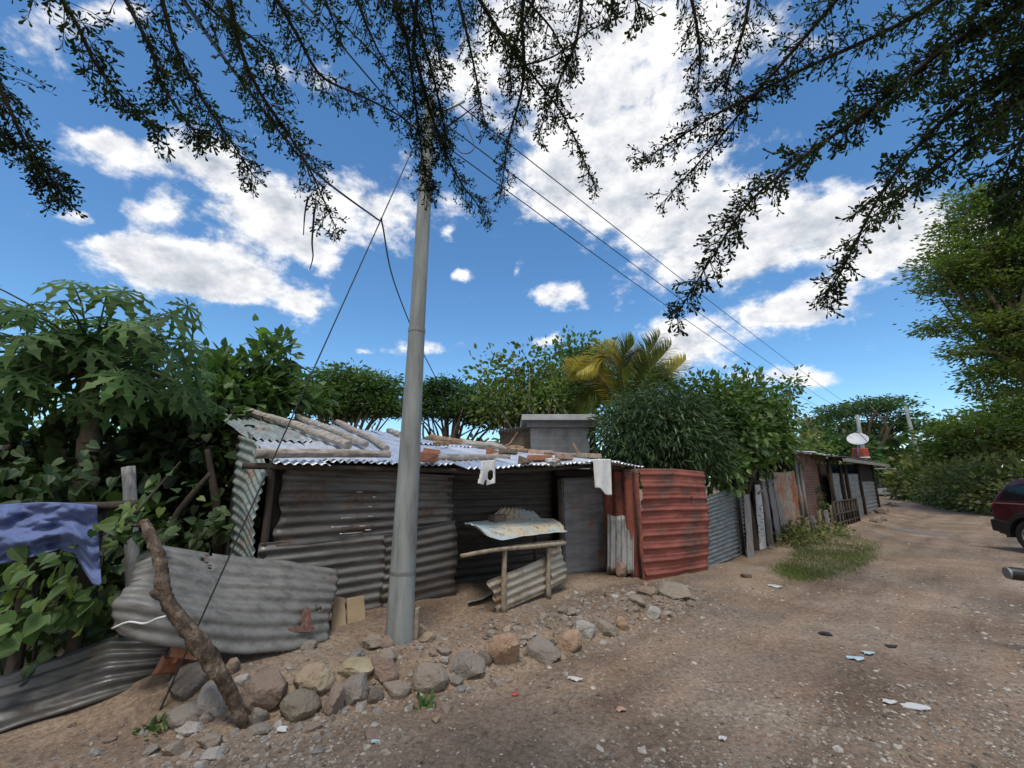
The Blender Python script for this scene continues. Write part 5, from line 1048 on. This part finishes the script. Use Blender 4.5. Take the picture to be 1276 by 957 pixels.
# umbrella shaped rain tree
Yr = 50.
tree('rain_tree', 'wide umbrella shaped tree standing behind the far shacks', 'tree', gnd(1085, Yr), [bl(1075, 510, Yr, 50, 6, 1.), bl(1035, 522, Yr, 28, 6), bl(1118, 522, Yr, 30, 6), bl(1085, 502, Yr, 34, 5), bl(1050, 532, Yr, 34, 5), bl(1100, 532, Yr, 34, 5), bl(1138, 530, Yr, 14, 4), bl(1020, 535, Yr, 16, 5)], 190, 36, .6, T_simple, .42, g_rain, None, .5, 34, flat=.3, topz=4.0, shell=.4)
for i, (px, Y, B, lab, mt_) in enumerate([(1100, 60, [(1100, 582, 45, 16), (1130, 580, 30, 13)], 'dark round tree beyond the end of the road', g_rain), (1150, 48, [(1150, 584, 28, 12), (1130, 590, 26, 10)], 'bushy tree behind the distant leaning pole', g_hedge),
                                     (1035, 40, [(1030, 570, 45, 13)], 'low round tree behind the far shack roofs', g_rain)]):
    tree('far_tree', lab, 'tree', gnd(px, Y), [bl(*b[:2], Y, *b[2:]) for b in B], 120, 24, .7, T_broad, .55, mt_, None, .3, 8, topz=1.5)
# right side: hedge bushes, trees behind, the tall tree
HB = [(1128, 604, 38, 18, 18), (1150, 600, 30, 26, 24), (1175, 605, 26, 28, 28), (1205, 606, 23.5, 32, 32), (1240, 604, 21, 36, 38), (1285, 610, 19.5, 40, 44), (1330, 620, 18, 50, 50)]
HL = ['smallest hedge bush at the far end of the road', 'hedge bush second from the far end of the road', 'hedge bush below the bushy tree midway along the road', 'hedge bush with brownish base halfway to the car', 'tall hedge bush just behind the maroon car', 'hedge bush behind the roof of the maroon car', 'hedge bush beyond the maroon car at the right edge']
for i, (px, py, Y, rx, ry) in enumerate(HB):
    c, r_ = bl(px, py, Y, rx, ry); c2, r2_ = bl(px+6, py+ry*.5, Y-.8, rx*.9, ry*.6)
    tree('hedge_bush', HL[i], 'bush', [c[0], c[1], 0], [(c, r_), (c2, r2_), ([c[0]+r_[0]*.5, c[1]+1, c[2]*.6], r_)], 170, 18, .3, T_broad, .2 if Y < 28 else .32, g_hedge, m_bark, .06, 40, topz=.3, group='hedge bushes along the road')
tree('spreading_tree', 'bushy yellow green tree behind the hedge under the tall tree', 'tree', gnd(1230, 26), [bl(1215, 545, 26, 50, 30), bl(1255, 530, 26, 48, 36), bl(1185, 560, 27, 28, 24), bl(1290, 520, 25, 40, 40)], 330, 40, .5, T_simple, .26, g_right, None, .25, 16, flat=.45, topz=2.)
tree('tall_feathery_tree', 'tall feathery tree towering at the right edge', 'tree', gnd(1330, 19), [bl(1215, 300, 19, 48, 42), bl(1255, 270, 19, 50, 38), bl(1185, 330, 19, 42, 30), bl(1225, 380, 19, 50, 44), bl(1265, 430, 19, 40, 50), bl(1290, 340, 19, 70, 70), bl(1255, 470, 19, 34, 26), bl(1340, 420, 19, 80, 90), bl(1180, 400, 19, 26, 16), bl(1165, 345, 19, 34, 22), bl(1205, 262, 19, 34, 24), bl(1240, 345, 19, 60, 60), bl(1240, 470, 18.5, 34, 26), bl(1225, 430, 18.5, 40, 40), bl(1275, 400, 18, 50, 60), bl(1270, 310, 18, 50, 50)], 640, 84, .36, T_simple, .19, g_right, None, .3, 40, flat=.4, topz=6., shell=.42)
# distant wood closing the horizon behind everything
mb = MB(); Cs = []
for a_ in np.linspace(-75, 62, 520):
    rr_ = RNG.uniform(62, 95); h_ = RNG.uniform(.5, 7.)*(1+.3*vnoise(np.array(a_*.2), np.array(0.), 3)); Cs.append([rr_*math.sin(R(a_)), rr_*math.cos(R(a_)), h_])
Cs = np.array(Cs); crown(mb, T_broad, Cs, unit(Cs-[0, 0, -10]), 22, 1.5, 1.5, .8); tag(mb.build('far_wood', g_rain, None, loc=(0, 80, 0)), 'distant wood closing the horizon behind the huts', 'wood', kind='stuff')
# ------------------------------------------------------------------ heart-leaved vines near the camera at left
def vine(name, label, blobs, Mn, K, spread, size, mat, stems):
    t = thing(name, label, 'vine', stems[0][0]*np.array([1, 1, 0]))
    for i, S in enumerate(stems):
        mb = MB(); mb.tube(spline(S, 14), np.linspace(.014, .006, 14), 6); mb.build('stem', m_barkdark, t, True)
    mb = MB(); C, o_ = cluster_points(blobs, Mn, .6); n = Mn*K
    pos = np.repeat(C, K, 0)+RNG.normal(0, spread, (n, 3)); ax = RNG.normal(0, .6, (n, 3))+[0, -.35, -.45]; nr = RNG.normal(0, .35, (n, 3))+[0, -.55, .85]
    leaves(mb, T_heart, pos, ax, nr, size*RNG.uniform(.6, 1.25, n)); mb.build('foliage', mat, t); return t
vine('heart_vine', 'heart leaved vine below the blue tarp', [bl(30, 720, 3.35, 40, 26), bl(85, 735, 3.4, 36, 18), bl(25, 765, 3.3, 50, 24), bl(70, 770, 3.45, 40, 22)], 34, 3, .08, .115, g_heart, [[onz(40, 850, 0), atY(50, 770, 3.4), atY(80, 735, 3.4)], [onz(20, 850, 0), atY(15, 760, 3.4), atY(35, 715, 3.4)]])
vine('heart_vine', 'heart leaved vine climbing round the top of the leaning trunk', [bl(160, 650, 3.5, 34, 26), bl(205, 600, 3.6, 30, 28), bl(135, 660, 3.55, 20, 25), bl(190, 655, 3.6, 26, 16), bl(225, 578, 3.7, 12, 12)], 26, 2, .06, .10, g_heart, [[atY(168, 640, 3.48), atY(190, 615, 3.6), atY(225, 575, 3.7)], [atY(172, 655, 3.45), atY(150, 655, 3.5), atY(125, 668, 3.55)]])
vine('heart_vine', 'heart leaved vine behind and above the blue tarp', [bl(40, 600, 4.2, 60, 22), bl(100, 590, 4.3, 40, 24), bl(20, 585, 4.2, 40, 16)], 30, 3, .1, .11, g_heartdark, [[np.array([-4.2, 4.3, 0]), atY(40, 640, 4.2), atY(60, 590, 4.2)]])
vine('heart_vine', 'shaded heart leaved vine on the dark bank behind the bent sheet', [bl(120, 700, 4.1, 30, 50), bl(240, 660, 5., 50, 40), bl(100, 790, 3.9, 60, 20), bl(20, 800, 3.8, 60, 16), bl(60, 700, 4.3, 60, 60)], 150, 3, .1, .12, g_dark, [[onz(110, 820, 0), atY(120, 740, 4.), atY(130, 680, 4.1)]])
tree('roadside_weed', 'low leafy weed growing against the planks and grass', 'plant', [*gpt(1000, 668)[:2], float(gz(*gpt(1000, 668)[:2]))], [bl(1000, 666, 11.2, 28, 8), bl(1030, 664, 12, 24, 6), bl(985, 674, 10.8, 14, 6)], 80, 14, .1, T_broad, .09, g_hedge, m_barkdark, .015, 24, topz=.35)
tree('wall_weed', 'small bush growing against the brick patch of the rusty shack', 'plant', gnd(1017, 14.6), [bl(1017, 630, 14.4, 11, 16), bl(1012, 645, 14.2, 14, 8)], 40, 12, .1, T_broad, .1, g_mid, m_barkdark, .02, 12, topz=.4)
def tuft(px, py, n, label):
    q = gpt(px, py); mb = MB(); pos = q+np.stack([RNG.normal(0, .05, n), RNG.normal(0, .05, n), np.zeros(n)], -1); leaves(mb, T_simple, pos, RNG.normal(0, .5, (n, 3))+[0, 0, .6], RNG.normal(0, .4, (n, 3))+[0, -.3, .8], RNG.uniform(.04, .09, n)); tag(mb.build('weed_tuft', g_mid, None), label, 'plant')
tuft(201, 905, 40, 'small green weed at the foot of the guy wire'); tuft(530, 878, 20, 'tiny weed sprout in front of the largest rounded boulder')
# grass patch: uncountable
mb = MB(); n = 22000; P = []
poly = [(965, 700), (985, 690), (1000, 670), (1045, 660), (1092, 676), (1085, 690), (1060, 703), (1010, 712), (980, 712)]
def inside(x, y):
    c = False; j = len(poly)-1
    for i in range(len(poly)):
        (xi, yi), (xj, yj) = poly[i], poly[j]
        if (yi > y) != (yj > y) and x < (xj-xi)*(y-yi)/(yj-yi)+xi: c = not c
        j = i
    return c
while len(P) < n:
    x, y = RNG.uniform(955, 1100), RNG.uniform(655, 716)
    if inside(x+RNG.normal(0, 7), y+RNG.normal(0, 3)):
        q = onz(x, y, .12); 
        if vnoise(q[0]*1.4, q[1]*1.4, 9) > RNG.uniform(-.5, .2)-.05: q[2] = zof(q[0], q[1])-.01; P.append(q)
P = np.array(P); leaves(mb, T_blade, P, RNG.normal(0, .45, (n, 3))+[0, 0, .8], RNG.normal(0, 1, (n, 3)), RNG.uniform(.04, .105, n)); tag(mb.build('grass', g_grass, None, loc=P.mean(0)), 'short green grass on the verge before the planks', 'grass', kind='stuff')
# ------------------------------------------------------------------ overhanging tree above the camera
ov = thing('overhanging_tree', 'tree whose leafy drooping branches hang across the top of the view', 'tree', (.9, -2.6, 0))
mb = MB(); TOPF = np.array([.5, -1.6, 4.0]); mb.tube(spline([[.9, -2.6, -.1], [.8, -2.4, 1.6], [.6, -1.9, 3.], TOPF], 14), np.linspace(.2, .12, 14), 14, lump=.1); mb.build('trunk', m_bark, ov, True)
OB = [ # polyline px, depth start/end, leaf size, half width, density
 ([(-40, 40), (0, 110), (30, 175), (58, 215), (80, 247)], 1.5, 1.6, .027, .085, 1.5), ([(-50, 130), (-10, 160), (30, 190), (60, 230)], 1.5, 1.6, .026, .07, 1.2),
 ([(40, -50), (90, 20), (118, 78), (152, 120), (205, 165)], 1.5, 1.7, .032, .085, 1.0), ([(130, -50), (185, 55), (202, 105), (235, 155), (250, 170)], 1.6, 1.75, .029, .085, 1.0), ([(190, -50), (216, 50), (250, 120), (285, 172), (318, 222)], 1.7, 1.85, .026, .085, 1.1),
 ([(275, -50), (297, 52), (321, 110), (351, 155), (386, 211), (419, 285)], 1.7, 1.9, .027, .1, 1.15), ([(310, -50), (345, 0), (371, 45), (401, 95), (451, 120), (506, 150), (545, 190)], 1.7, 2.2, .027, .085, 1.1),
 ([(480, -50), (490, 0), (507, 50), (517, 125), (527, 200), (533, 238)], 1.9, 2.3, .027, .115, 1.5), ([(515, 60), (540, 150), (570, 220), (608, 271)], 2.1, 2.4, .024, .08, 1.4), ([(500, -40), (530, 60), (548, 130), (556, 185)], 2., 2.3, .025, .09, 1.4),
 ([(525, -50), (540, 30), (552, 95)], 1.9, 2., .026, .08, .9), ([(560, -50), (588, 70), (606, 162)], 2., 2.1, .024, .075, .9),
 ([(570, -50), (598, 0), (627, 46), (667, 98), (705, 150), (742, 233)], 1.8, 2., .027, .085, 1.1), ([(650, 20), (652, 100), (634, 173), (624, 240)], 1.9, 2.1, .023, .075, 1.0),
 ([(730, -50), (719, 46), (701, 90), (672, 165)], 1.8, 1.9, .026, .08, 1.0), ([(775, -60), (790, -10), (800, 22)], 1.6, 1.7, .03, .085, 1.0), ([(745, -60), (760, -10), (762, 20)], 1.6, 1.7, .03, .08, 1.),
 ([(850, -50), (866, 20), (872, 70), (868, 130)], 1.7, 1.8, .025, .08, 1.1), ([(940, -50), (928, 30), (912, 80), (903, 118)], 1.7, 1.8, .026, .08, 1.1), ([(690, -50), (660, 10), (640, 60), (632, 110)], 1.8, 1.9, .026, .08, 1.0),
 ([(1230, -50), (1163, 6), (1088, 46), (1001, 86), (915, 130), (851, 168), (796, 203)], 1.4, 1.9, .027, .08, 1.1), ([(1090, -60), (1042, 0), (978, 75), (938, 121), (886, 185), (828, 250)], 1.5, 1.9, .026, .085, 1.05),
 ([(1330, -50), (1267, 6), (1174, 63), (1088, 133), (1001, 196), (932, 254), (886, 323), (843, 393)], 1.2, 1.75, .03, .08, 1.5), ([(1330, 20), (1276, 75), (1203, 127), (1146, 179), (1094, 248), (1053, 329), (1028, 371)], 1.2, 1.6, .028, .075, 1.5),
 ([(1340, 60), (1276, 115), (1220, 167), (1163, 213), (1105, 262)], 1.2, 1.4, .029, .07, 1.2), ([(1350, 100), (1290, 150), (1262, 200), (1240, 238)], 1.1, 1.25, .029, .085, 1.6), ([(1370, 140), (1310, 190), (1280, 240), (1262, 262)], 1.1, 1.2, .029, .085, 1.6),
 ([(1310, -60), (1240, -5), (1170, 60), (1110, 110), (1060, 120)], 1.25, 1.5, .029, .08, 1.2), ([(1360, -30), (1300, 40), (1240, 90), (1170, 130)], 1.15, 1.3, .03, .09, 1.5), ([(1350, 30), (1290, 90), (1230, 150)], 1.15, 1.25, .03, .09, 1.5), ([(220, -60), (262, 10), (330, 60), (350, 110)], 1.7, 1.8, .028, .08, .9), ([(430, -60), (445, 0), (470, 60), (500, 110)], 1.9, 2.1, .026, .085, .9), ([(640, -60), (655, -5), (690, 40), (715, 95)], 1.9, 2., .026, .08, .9), ([(385, -60), (405, 0), (425, 50)], 1.8, 1.9, .028, .085, .9)]
m_twig = M('dark twig', [(.03, .024, .02), (.08, .062, .048)], 20, .9, .4)
for bi_, (pp, t0, t1, lf_, hw, den) in enumerate(OB):
    n = len(pp); ctrl = np.array([atT(a, b, t0+(t1-t0)*k/(n-1)) for k, (a, b) in enumerate(pp)])
    S = spline(ctrl, 60); mb = MB()
    limb = spline([TOPF+RNG.normal(0, .03, 3), (TOPF+S[0])/2+[0, 0, .35], S[0]], 12)
    length = np.sum(np.linalg.norm(np.diff(S, axis=0), axis=1)); r0 = .006+.004*length
    mb.tube(np.vstack([limb[:-1], S]), np.concatenate([np.linspace(.02, r0, 11), np.linspace(r0, .0022, 60)]), 7)
    LS = spline(limb, 60); LT = unit(np.gradient(LS, axis=0)); ll = np.sum(np.linalg.norm(np.diff(LS, axis=0), axis=1))
    ml = MB(); ps, axs, nrs, szs = [], [], [], []
    T_ = unit(np.gradient(S, axis=0)); nt_ = int(length*112*den)
    for k in range(nt_):
        u_ = (k+random.random())/nt_; i = min(59, int(u_*60)); p = S[i]+RNG.normal(0, .003, 3); d = RNG.normal(size=3); d -= T_[i]*np.dot(d, T_[i])*.9; d = unit(d+T_[i]*.8+np.array([0, 0, -.2]))
        l = hw*1.75*random.uniform(.25, 1.15)*(1-.5*u_); e = p+d*l+np.array([0, 0, -.12*l]); mb.tube([p, p+d*l*.55, e], [.0018, .0014, .0009], 4, cap=False)
        for q in range(3 if l < hw*.6 else 5):
            c = p+(e-p)*(.3+.7*(q+1)/(3 if l < hw*.6 else 5))
            for z in range(random.randint(2, 4)):
                a = unit(d*.6+RNG.normal(0, .75, 3)+np.array([0, 0, -.12])); ps.append(c); axs.append(a); nrs.append(RNG.normal(size=3)); szs.append(lf_*random.uniform(.55, 1.15))
    for k in range(int(ll*34)):
        i = random.randint(16, 58); d = unit(RNG.normal(size=3)+LT[i]*.6-np.array([0, 0, .2])); p = LS[i]; l = hw*2.2*random.uniform(.3, 1.1); mb.tube([p, p+d*l*.55, p+d*l], [.002, .0015, .001], 4, cap=False)
        for z in range(9):
            ps.append(p+d*l*random.uniform(.25, 1)); axs.append(unit(d*.6+RNG.normal(0, .75, 3))); nrs.append(RNG.normal(size=3)); szs.append(lf_*random.uniform(.7, 1.3))
    br = mb.build('branch', m_twig, ov, True)
    leaves(ml, T_spat, np.array(ps), np.array(axs), np.array(nrs), np.array(szs)); ml.build('foliage', g_over, br)
C, o_ = cluster_points([(np.array([-2.2, -.6, 4.6]), np.array([2.2, 1.7, .7])), (np.array([1.6, -1.6, 4.8]), np.array([2.4, 1.6, .8])), (np.array([-.4, -2.6, 4.6]), np.array([2.6, 1.6, .9]))], 330, .6)
mb = MB(); crown(mb, T_spat, C, o_, 40, .2, .075, .7); mb.build('crown', g_over, ov)  # out-of-view foliage added overhead to shade the foreground
def bare(P, Y0, Y1, label):
    mb = MB(); n = len(P); Q = spline([atT(a, b, Y0+(Y1-Y0)*k/(n-1)) for k, (a, b) in enumerate(P)], 20); mb.tube(Q, np.linspace(.005, .002, 20), 5); mb.build('bare_twig', m_twig, ov, True)
bare([(640, 84), (690, 70), (735, 38), (785, 15)], 1.9, 1.7, ''); bare([(392, 260), (389, 300), (390, 320), (386, 336)], 1.9, 1.95, ''); bare([(384, 245), (380, 265), (378, 293)], 1.9, 1.92, ''); bare([(555, 160), (575, 145), (598, 128)], 2.1, 2.1, '')
# ------------------------------------------------------------------ maroon car at the right edge
cx_, cy_ = onz(1272, 692, .0)[:2]; CANG = R(-92)
car = thing('parked_car', 'maroon sport utility car with black wheel flares entering at the right edge', 'car', (0, 0, 0), 0)
RW = np.array([cx_+.36, cy_, 0]); ch = np.array([math.cos(CANG), math.sin(CANG), 0]); cl = np.array([-ch[1], ch[0], 0])
car.location = Vector(RW); car.rotation_euler = (0, 0, CANG); zc = float(gz(cx_, cy_))
def cp(x, y, z):
    x = x if x > -.46 else -.46+(x+.46)*.7
    return RW+ch*x+cl*(y+0)+np.array([0, 0, z+zc])
def prism(prof, y0, y1, inset=0., zi=None):      # side profile swept across the car, sides y0..y1, upper points pulled in
    n = len(prof); V = []
    for y, s in ((y0, 1), (y1, -1)):
        for x, z in prof:
            k = inset*max(0, z-zi)/.6 if zi else 0
            V.append(cp(x, y+s*k, z))
    Fc = [tuple(range(n))[::-1], tuple(range(n, 2*n))]+[(i, (i+1) % n, (i+1) % n+n, i+n) for i in range(n)]
    return MB().add(V, Fc)
WR = .36
def arch(x): return [(x+.46*math.cos(a), WR-.02+.46*math.sin(a)) for a in np.linspace(PI, 0, 11)]
lower = [(-.86, .55), (-.8, .38), (-.55, .34)]+arch(0)+[(.6, .32), (2.0, .32)]+arch(2.62)+[(3.25, .36), (3.42, .5), (3.42, .82), (3.3, .98), (2.2, 1.08), (-.7, 1.08), (-.86, .98)]
prism(lower, 0, 1.75).build('body', m_paint, car, False, bevel=.03)
gh = [(-.84, 1.085), (-.42, 1.48), (-.2, 1.6), (1.1, 1.62), (1.35, 1.55), (2.05, 1.085)]
prism(gh, .03, 1.72, .12, 1.08).build('cabin', m_paint, car, False, bevel=.03)
def side_glass(pts):
    V = []
    for yy in (-.0, .02):
        for x, z in pts: V.append(cp(x, .03+.2*max(0, z-1.08)-.012+yy, z))
    n = len(pts); return MB().add(V, [tuple(range(n)), tuple(range(n, 2*n))[::-1]]+[(i, i+n, (i+1) % n+n, (i+1) % n) for i in range(n)])
for pts in ([(-.6, 1.14), (-.36, 1.44), (.02, 1.52), (.02, 1.14)], [(.1, 1.14), (.1, 1.53), (.85, 1.54), (.85, 1.14)], [(.93, 1.14), (.93, 1.54), (1.24, 1.5), (1.86, 1.14)]): side_glass(pts).build('side_window', m_glass, car)
V = [cp(-.84+.42*(z-1.085)/.395-.012*1, y, z) for z, y in ((1.14, .2), (1.14, 1.55), (1.44, 1.45), (1.44, .3))]; V2 = [v+ch*.02 for v in V]
MB().add(V+V2, [(3, 2, 1, 0), (4, 5, 6, 7), (0, 1, 5, 4), (1, 2, 6, 5), (2, 3, 7, 6), (3, 0, 4, 7)]).build('rear_window', m_glass, car)
prism([(-.97, .42), (-.97, .68), (-.84, .7), (-.42, .66), (-.48, .4)], -.015, 1.765).build('rear_bumper', m_blackpl, car, bevel=.03)
for x in (0, 2.62):
    for ys in (-.03, 1.62):
        mb = MB(); P = []; A_ = np.linspace(PI*1.02, -.02*PI, 15)
        V = [cp(x+r*math.cos(a), ys+yy, WR-.02+r*math.sin(a)) for a in A_ for r, yy in ((.44, 0), (.54, 0), (.54, .16), (.44, .16))]
        Fc = []
        for i in range(14):
            for j in range(4): Fc.append((i*4+j, i*4+(j+1) % 4, (i+1)*4+(j+1) % 4, (i+1)*4+j))
        Fc += [(0, 3, 2, 1), (56, 57, 58, 59)]
        mb.add(V, Fc).build('wheel_flare', m_blackpl, car, bevel=.012)
        yc = .10 if ys < 0 else 1.64
        def ringv(prof, sg): return MB().grid(np.array([[cp(x+r*math.cos(a), yc+sg*yy, WR+r*math.sin(a)) for r, yy in prof] for a in np.linspace(0, 2*PI, 41)]))
        sg = -1 if ys < 0 else 1
        wl_ = ringv([(.22, .07), (.25, .1), (.33, .11), (.355, .08), (.36, 0), (.355, -.08), (.33, -.11), (.22, -.07)], sg).build('tyre', m_rubber, car, True)
        rim = ringv([(.0, .055), (.05, .06), (.08, .03), (.19, .02), (.215, .07), (.23, .09), (.24, .06), (.24, -.05)], sg).build('rim', m_alloy, wl_, True)
        for k in range(5):
            a = k*2*PI/5+.3; mb = MB(); c0, c1 = (cp(x+r*math.cos(a), yc+sg*.06, WR+r*math.sin(a)) for r in (.04, .21)); mb.tube([c0, c1], [.035, .028], 6); mb.build('spoke', m_alloy, rim, True)
for y in (.02, 1.53):
    mb = MB(); V = [cp(a, b, c) for c in (.72, 1.04) for a, b in ((-.885, y), (-.885, y+.2), (-.80, y+.2), (-.80, y))]; mb.add(V, [(3, 2, 1, 0), (4, 5, 6, 7), (0, 1, 5, 4), (1, 2, 6, 5), (2, 3, 7, 6), (3, 0, 4, 7)]).build('tail_lamp', m_lampred, car, bevel=.015)
mb = MB(); mb.tube([cp(-.4, .25, 1.66), cp(1.0, .25, 1.73)], .018, 8); mb.build('roof_rail', m_blackpl, car, True)
mb = MB(); mb.tube([cp(-.4, 1.5, 1.66), cp(1.0, 1.5, 1.73)], .018, 8); mb.build('roof_rail', m_blackpl, car, True)
for x in (.62, 1.6):
    mb = MB(); mb.tube([cp(x, -.03, .98), cp(x+.18, -.03, .98)], .015, 6); mb.build('door_handle', m_blackpl, car, True)
# white car at the end of the road
wc = thing('white_car', 'small white car parked at the far end of the road', 'car', [*onz(1095, 612, 0)[:2]*np.array([.33, .33]), 0]); wb = atY(1094, 604, 38.)*[1, 1, 0]; wc.location = Vector(wb)
def wp(x, y, z): return wb+np.array([x, y, z])
def wprism(prof, y0, y1): 
    n = len(prof); V = [wp(x, y, z) for y in (y0, y1) for x, z in prof]; return MB().add(V, [tuple(range(n)), tuple(range(n, 2*n))[::-1]]+[(i, i+n, (i+1) % n+n, (i+1) % n) for i in range(n)])
wprism([(-.9, .3), (-.9, .85), (.9, .85), (.9, .3)], -.5, 3.2).build('body', m_white, wc, bevel=.1)
V = [wp(x, y, z) for z, x0, y0, y1 in ((.86, .85, .2, 2.9), (1.4, .65, .8, 2.3)) for x, y in ((-x0, y0), (x0, y0), (x0, y1), (-x0, y1))]; MB().add(V, [(3, 2, 1, 0), (4, 5, 6, 7), (0, 1, 5, 4), (1, 2, 6, 5), (2, 3, 7, 6), (3, 0, 4, 7)]).build('cabin', m_glass, wc, bevel=.06)
for x, y in ((-.85, .2), (.85, .2), (-.85, 2.5), (.85, 2.5)):
    mb = MB(); mb.tube([wp(x-.1, y, .3), wp(x+.1, y, .3)], .3, 16); mb.build('wheel', m_rubber, wc)
# ------------------------------------------------------------------ motorcycle whose black muffler tip enters at the right edge
mc = thing('motorcycle', 'dark motorcycle just outside the right edge, its black muffler tip in view', 'motorcycle', (0, 0, 0)); mt0 = atT(1256, 714, 4.1); mh = unit(np.array([.96, -.28, 0])); ml_ = np.array([-mh[1], mh[0], 0]); mo = np.array([mt0[0], mt0[1], float(gz(mt0[0], mt0[1]))]); mc.location = Vector(mo)
mz = mt0[2]-mo[2]
def mp_(x, y, z):
    x = x if x < .1 else max(.1, x-.24)
    return mo+mh*x+ml_*y+np.array([0, 0, z])
mb = MB(); mb.tube([mp_(0, 0, mz), mp_(.02, 0, mz), mp_(.6, 0, mz-.03), mp_(1.1, .0, mz-.2), mp_(1.6, .1, .4)], [.05, .058, .058, .03, .025], 18); mf = mb.build('muffler', m_blackpl, mc, True, sharp=True)
mb = MB(); mb.tube([mp_(-.012, 0, mz), mp_(.008, 0, mz)], .052, 18); mb.build('muffler_tip', m_steel, mf)
for x in (.95, 2.25):
    G = np.array([[mp_(x+(.27+.05*math.cos(b))*math.cos(a), .2+.05*math.sin(b), .31+(.27+.05*math.cos(b))*math.sin(a)) for b in np.linspace(0, 2*PI, 13)] for a in np.linspace(0, 2*PI, 41)]); mb = MB(); mb.grid(G); wh = mb.build('wheel', m_rubber, mc, True)
    for k in range(6):
        mb = MB(); a = k*PI/3; mb.tube([mp_(x, .2, .31), mp_(x+.25*math.cos(a), .2, .31+.25*math.sin(a))], .012, 5); mb.build('spoke', m_alloy, wh)
mb = MB(); mb.tube(spline([mp_(.8, .2, .82), mp_(1.2, .2, .8), mp_(1.55, .2, .78)], 8), [.08, .11, .12, .12, .12, .11, .1, .06], 10); mb.build('seat', m_rubber, mc, True)
mb = MB(); mb.tube(spline([mp_(1.45, .2, .8), mp_(1.7, .2, .88), mp_(2., .2, .8)], 8), [.07, .12, .14, .15, .15, .14, .11, .06], 12); mb.build('fuel_tank', m_paint, mc, True)
mb = MB(); mb.box(mp_(1.55, .2, .42), (.38, .22, .34), None, .85, .01); mb.build('engine', m_steel, mc, bevel=.03)
mb = MB(); mb.tube([mp_(2.25, .2, .31), mp_(2., .2, .98)], .035, 8); mb.build('fork', m_steel, mc, True)
mb = MB(); mb.tube(spline([mp_(1.8, -.15, 1.02), mp_(1.98, .0, 1.03), mp_(1.98, .4, 1.03), mp_(1.8, .55, 1.02)], 14), .015, 8); mb.build('handlebar', m_steel, mc, True)
mb = MB(); mb.tube([mp_(.95, .2, .31), mp_(1.55, .2, .45), mp_(1.95, .2, .8), mp_(1.2, .2, .72), mp_(.95, .2, .31)], .022, 8); mb.build('frame', m_blackpl, mc, True)
mb = MB(); mb.tube([mp_(1.6, .1, .3), mp_(1.55, -.1, 0.0)], .015, 6); mb.build('side_stand', m_steel, mc, True)
# ------------------------------------------------------------------ litter on the road
def scrap(px, py, wpx, hpx, mat, label, seed, cat='litter', name='plastic_scrap', rot=0.):
    q = gpt(px, py); q[2] = float(zof(q[0], q[1]))+.012; t = float(np.dot(q-CAM, [0, cp_, sp_])); dz_ = abs(ray(px, py)[2]); w_ = wpx*.75/FPX*t; d_ = .8*hpx/FPX*t/max(dz_, .15)*.8
    n = 14; th = np.linspace(0, 2*PI, n, endpoint=False); rr = 1+.5*vnoise(np.cos(th)*1.7+seed, np.sin(th)*1.7, seed)*2; c, s = math.cos(rot), math.sin(rot); V = []
    for zz_ in (0, .004):
        for t_, r_ in zip(th, rr):
            x, y = r_*w_/2*math.cos(t_), r_*d_/2*math.sin(t_); V.append(q+[x*c-y*s, x*s+y*c, zz_+.016*float(vnoise(t_*2, seed*1., seed))])
    mb = MB(); mb.add(V, [tuple(range(n))[::-1], tuple(range(n, 2*n))]+[(i, (i+1) % n, (i+1) % n+n, i+n) for i in range(n)]); tag(mb.build(name, mat, None), label, cat)
scrap(1066, 823, 24, 8, m_shard, 'pale blue plastic shard lying on the open road', 1); scrap(1082, 816, 20, 6, m_shard, 'fainter pale blue plastic sliver behind the bigger shard', 2)
scrap(1140, 882, 36, 12, m_paper, 'long torn white plastic strip at lower right of the road', 3, rot=-.5); scrap(1108, 876, 18, 7, m_paper, 'smaller white scrap left of the long torn strip', 4)
scrap(468, 927, 15, 6, m_shard, 'small blue and white wrapper at the bottom of the road', 5, name='wrapper'); scrap(641, 866, 9, 5, plain('red plastic', (.5, .05, .05), .5), 'little red plastic cap below the craggy orange rock', 6); scrap(717, 850, 24, 5, m_paper, 'thin white strip on the road before the row of rocks', 7, rot=-.2)
scrap(966, 732, 16, 6, m_paper, 'white scrap beside the grass patch', 8); scrap(352, 912, 18, 10, m_paper, 'pale paper scrap below the foot of the leaning trunk', 9); scrap(1028, 790, 16, 8, m_rubber, 'dark rag lying on the middle of the road', 10, name='rag'); scrap(1110, 806, 18, 6, m_rubber, 'dark sliver of rag right of the blue shards', 11, name='rag'); scrap(900, 921, 12, 8, m_paper, 'small white crumpled paper at the bottom right centre of the road', 12)
scrap(776, 888, 18, 6, m_tile, 'pale tan flat chip lying on the open road', 13); scrap(542, 900, 14, 7, m_board, 'tan cardboard bit below the largest rounded boulder', 14)
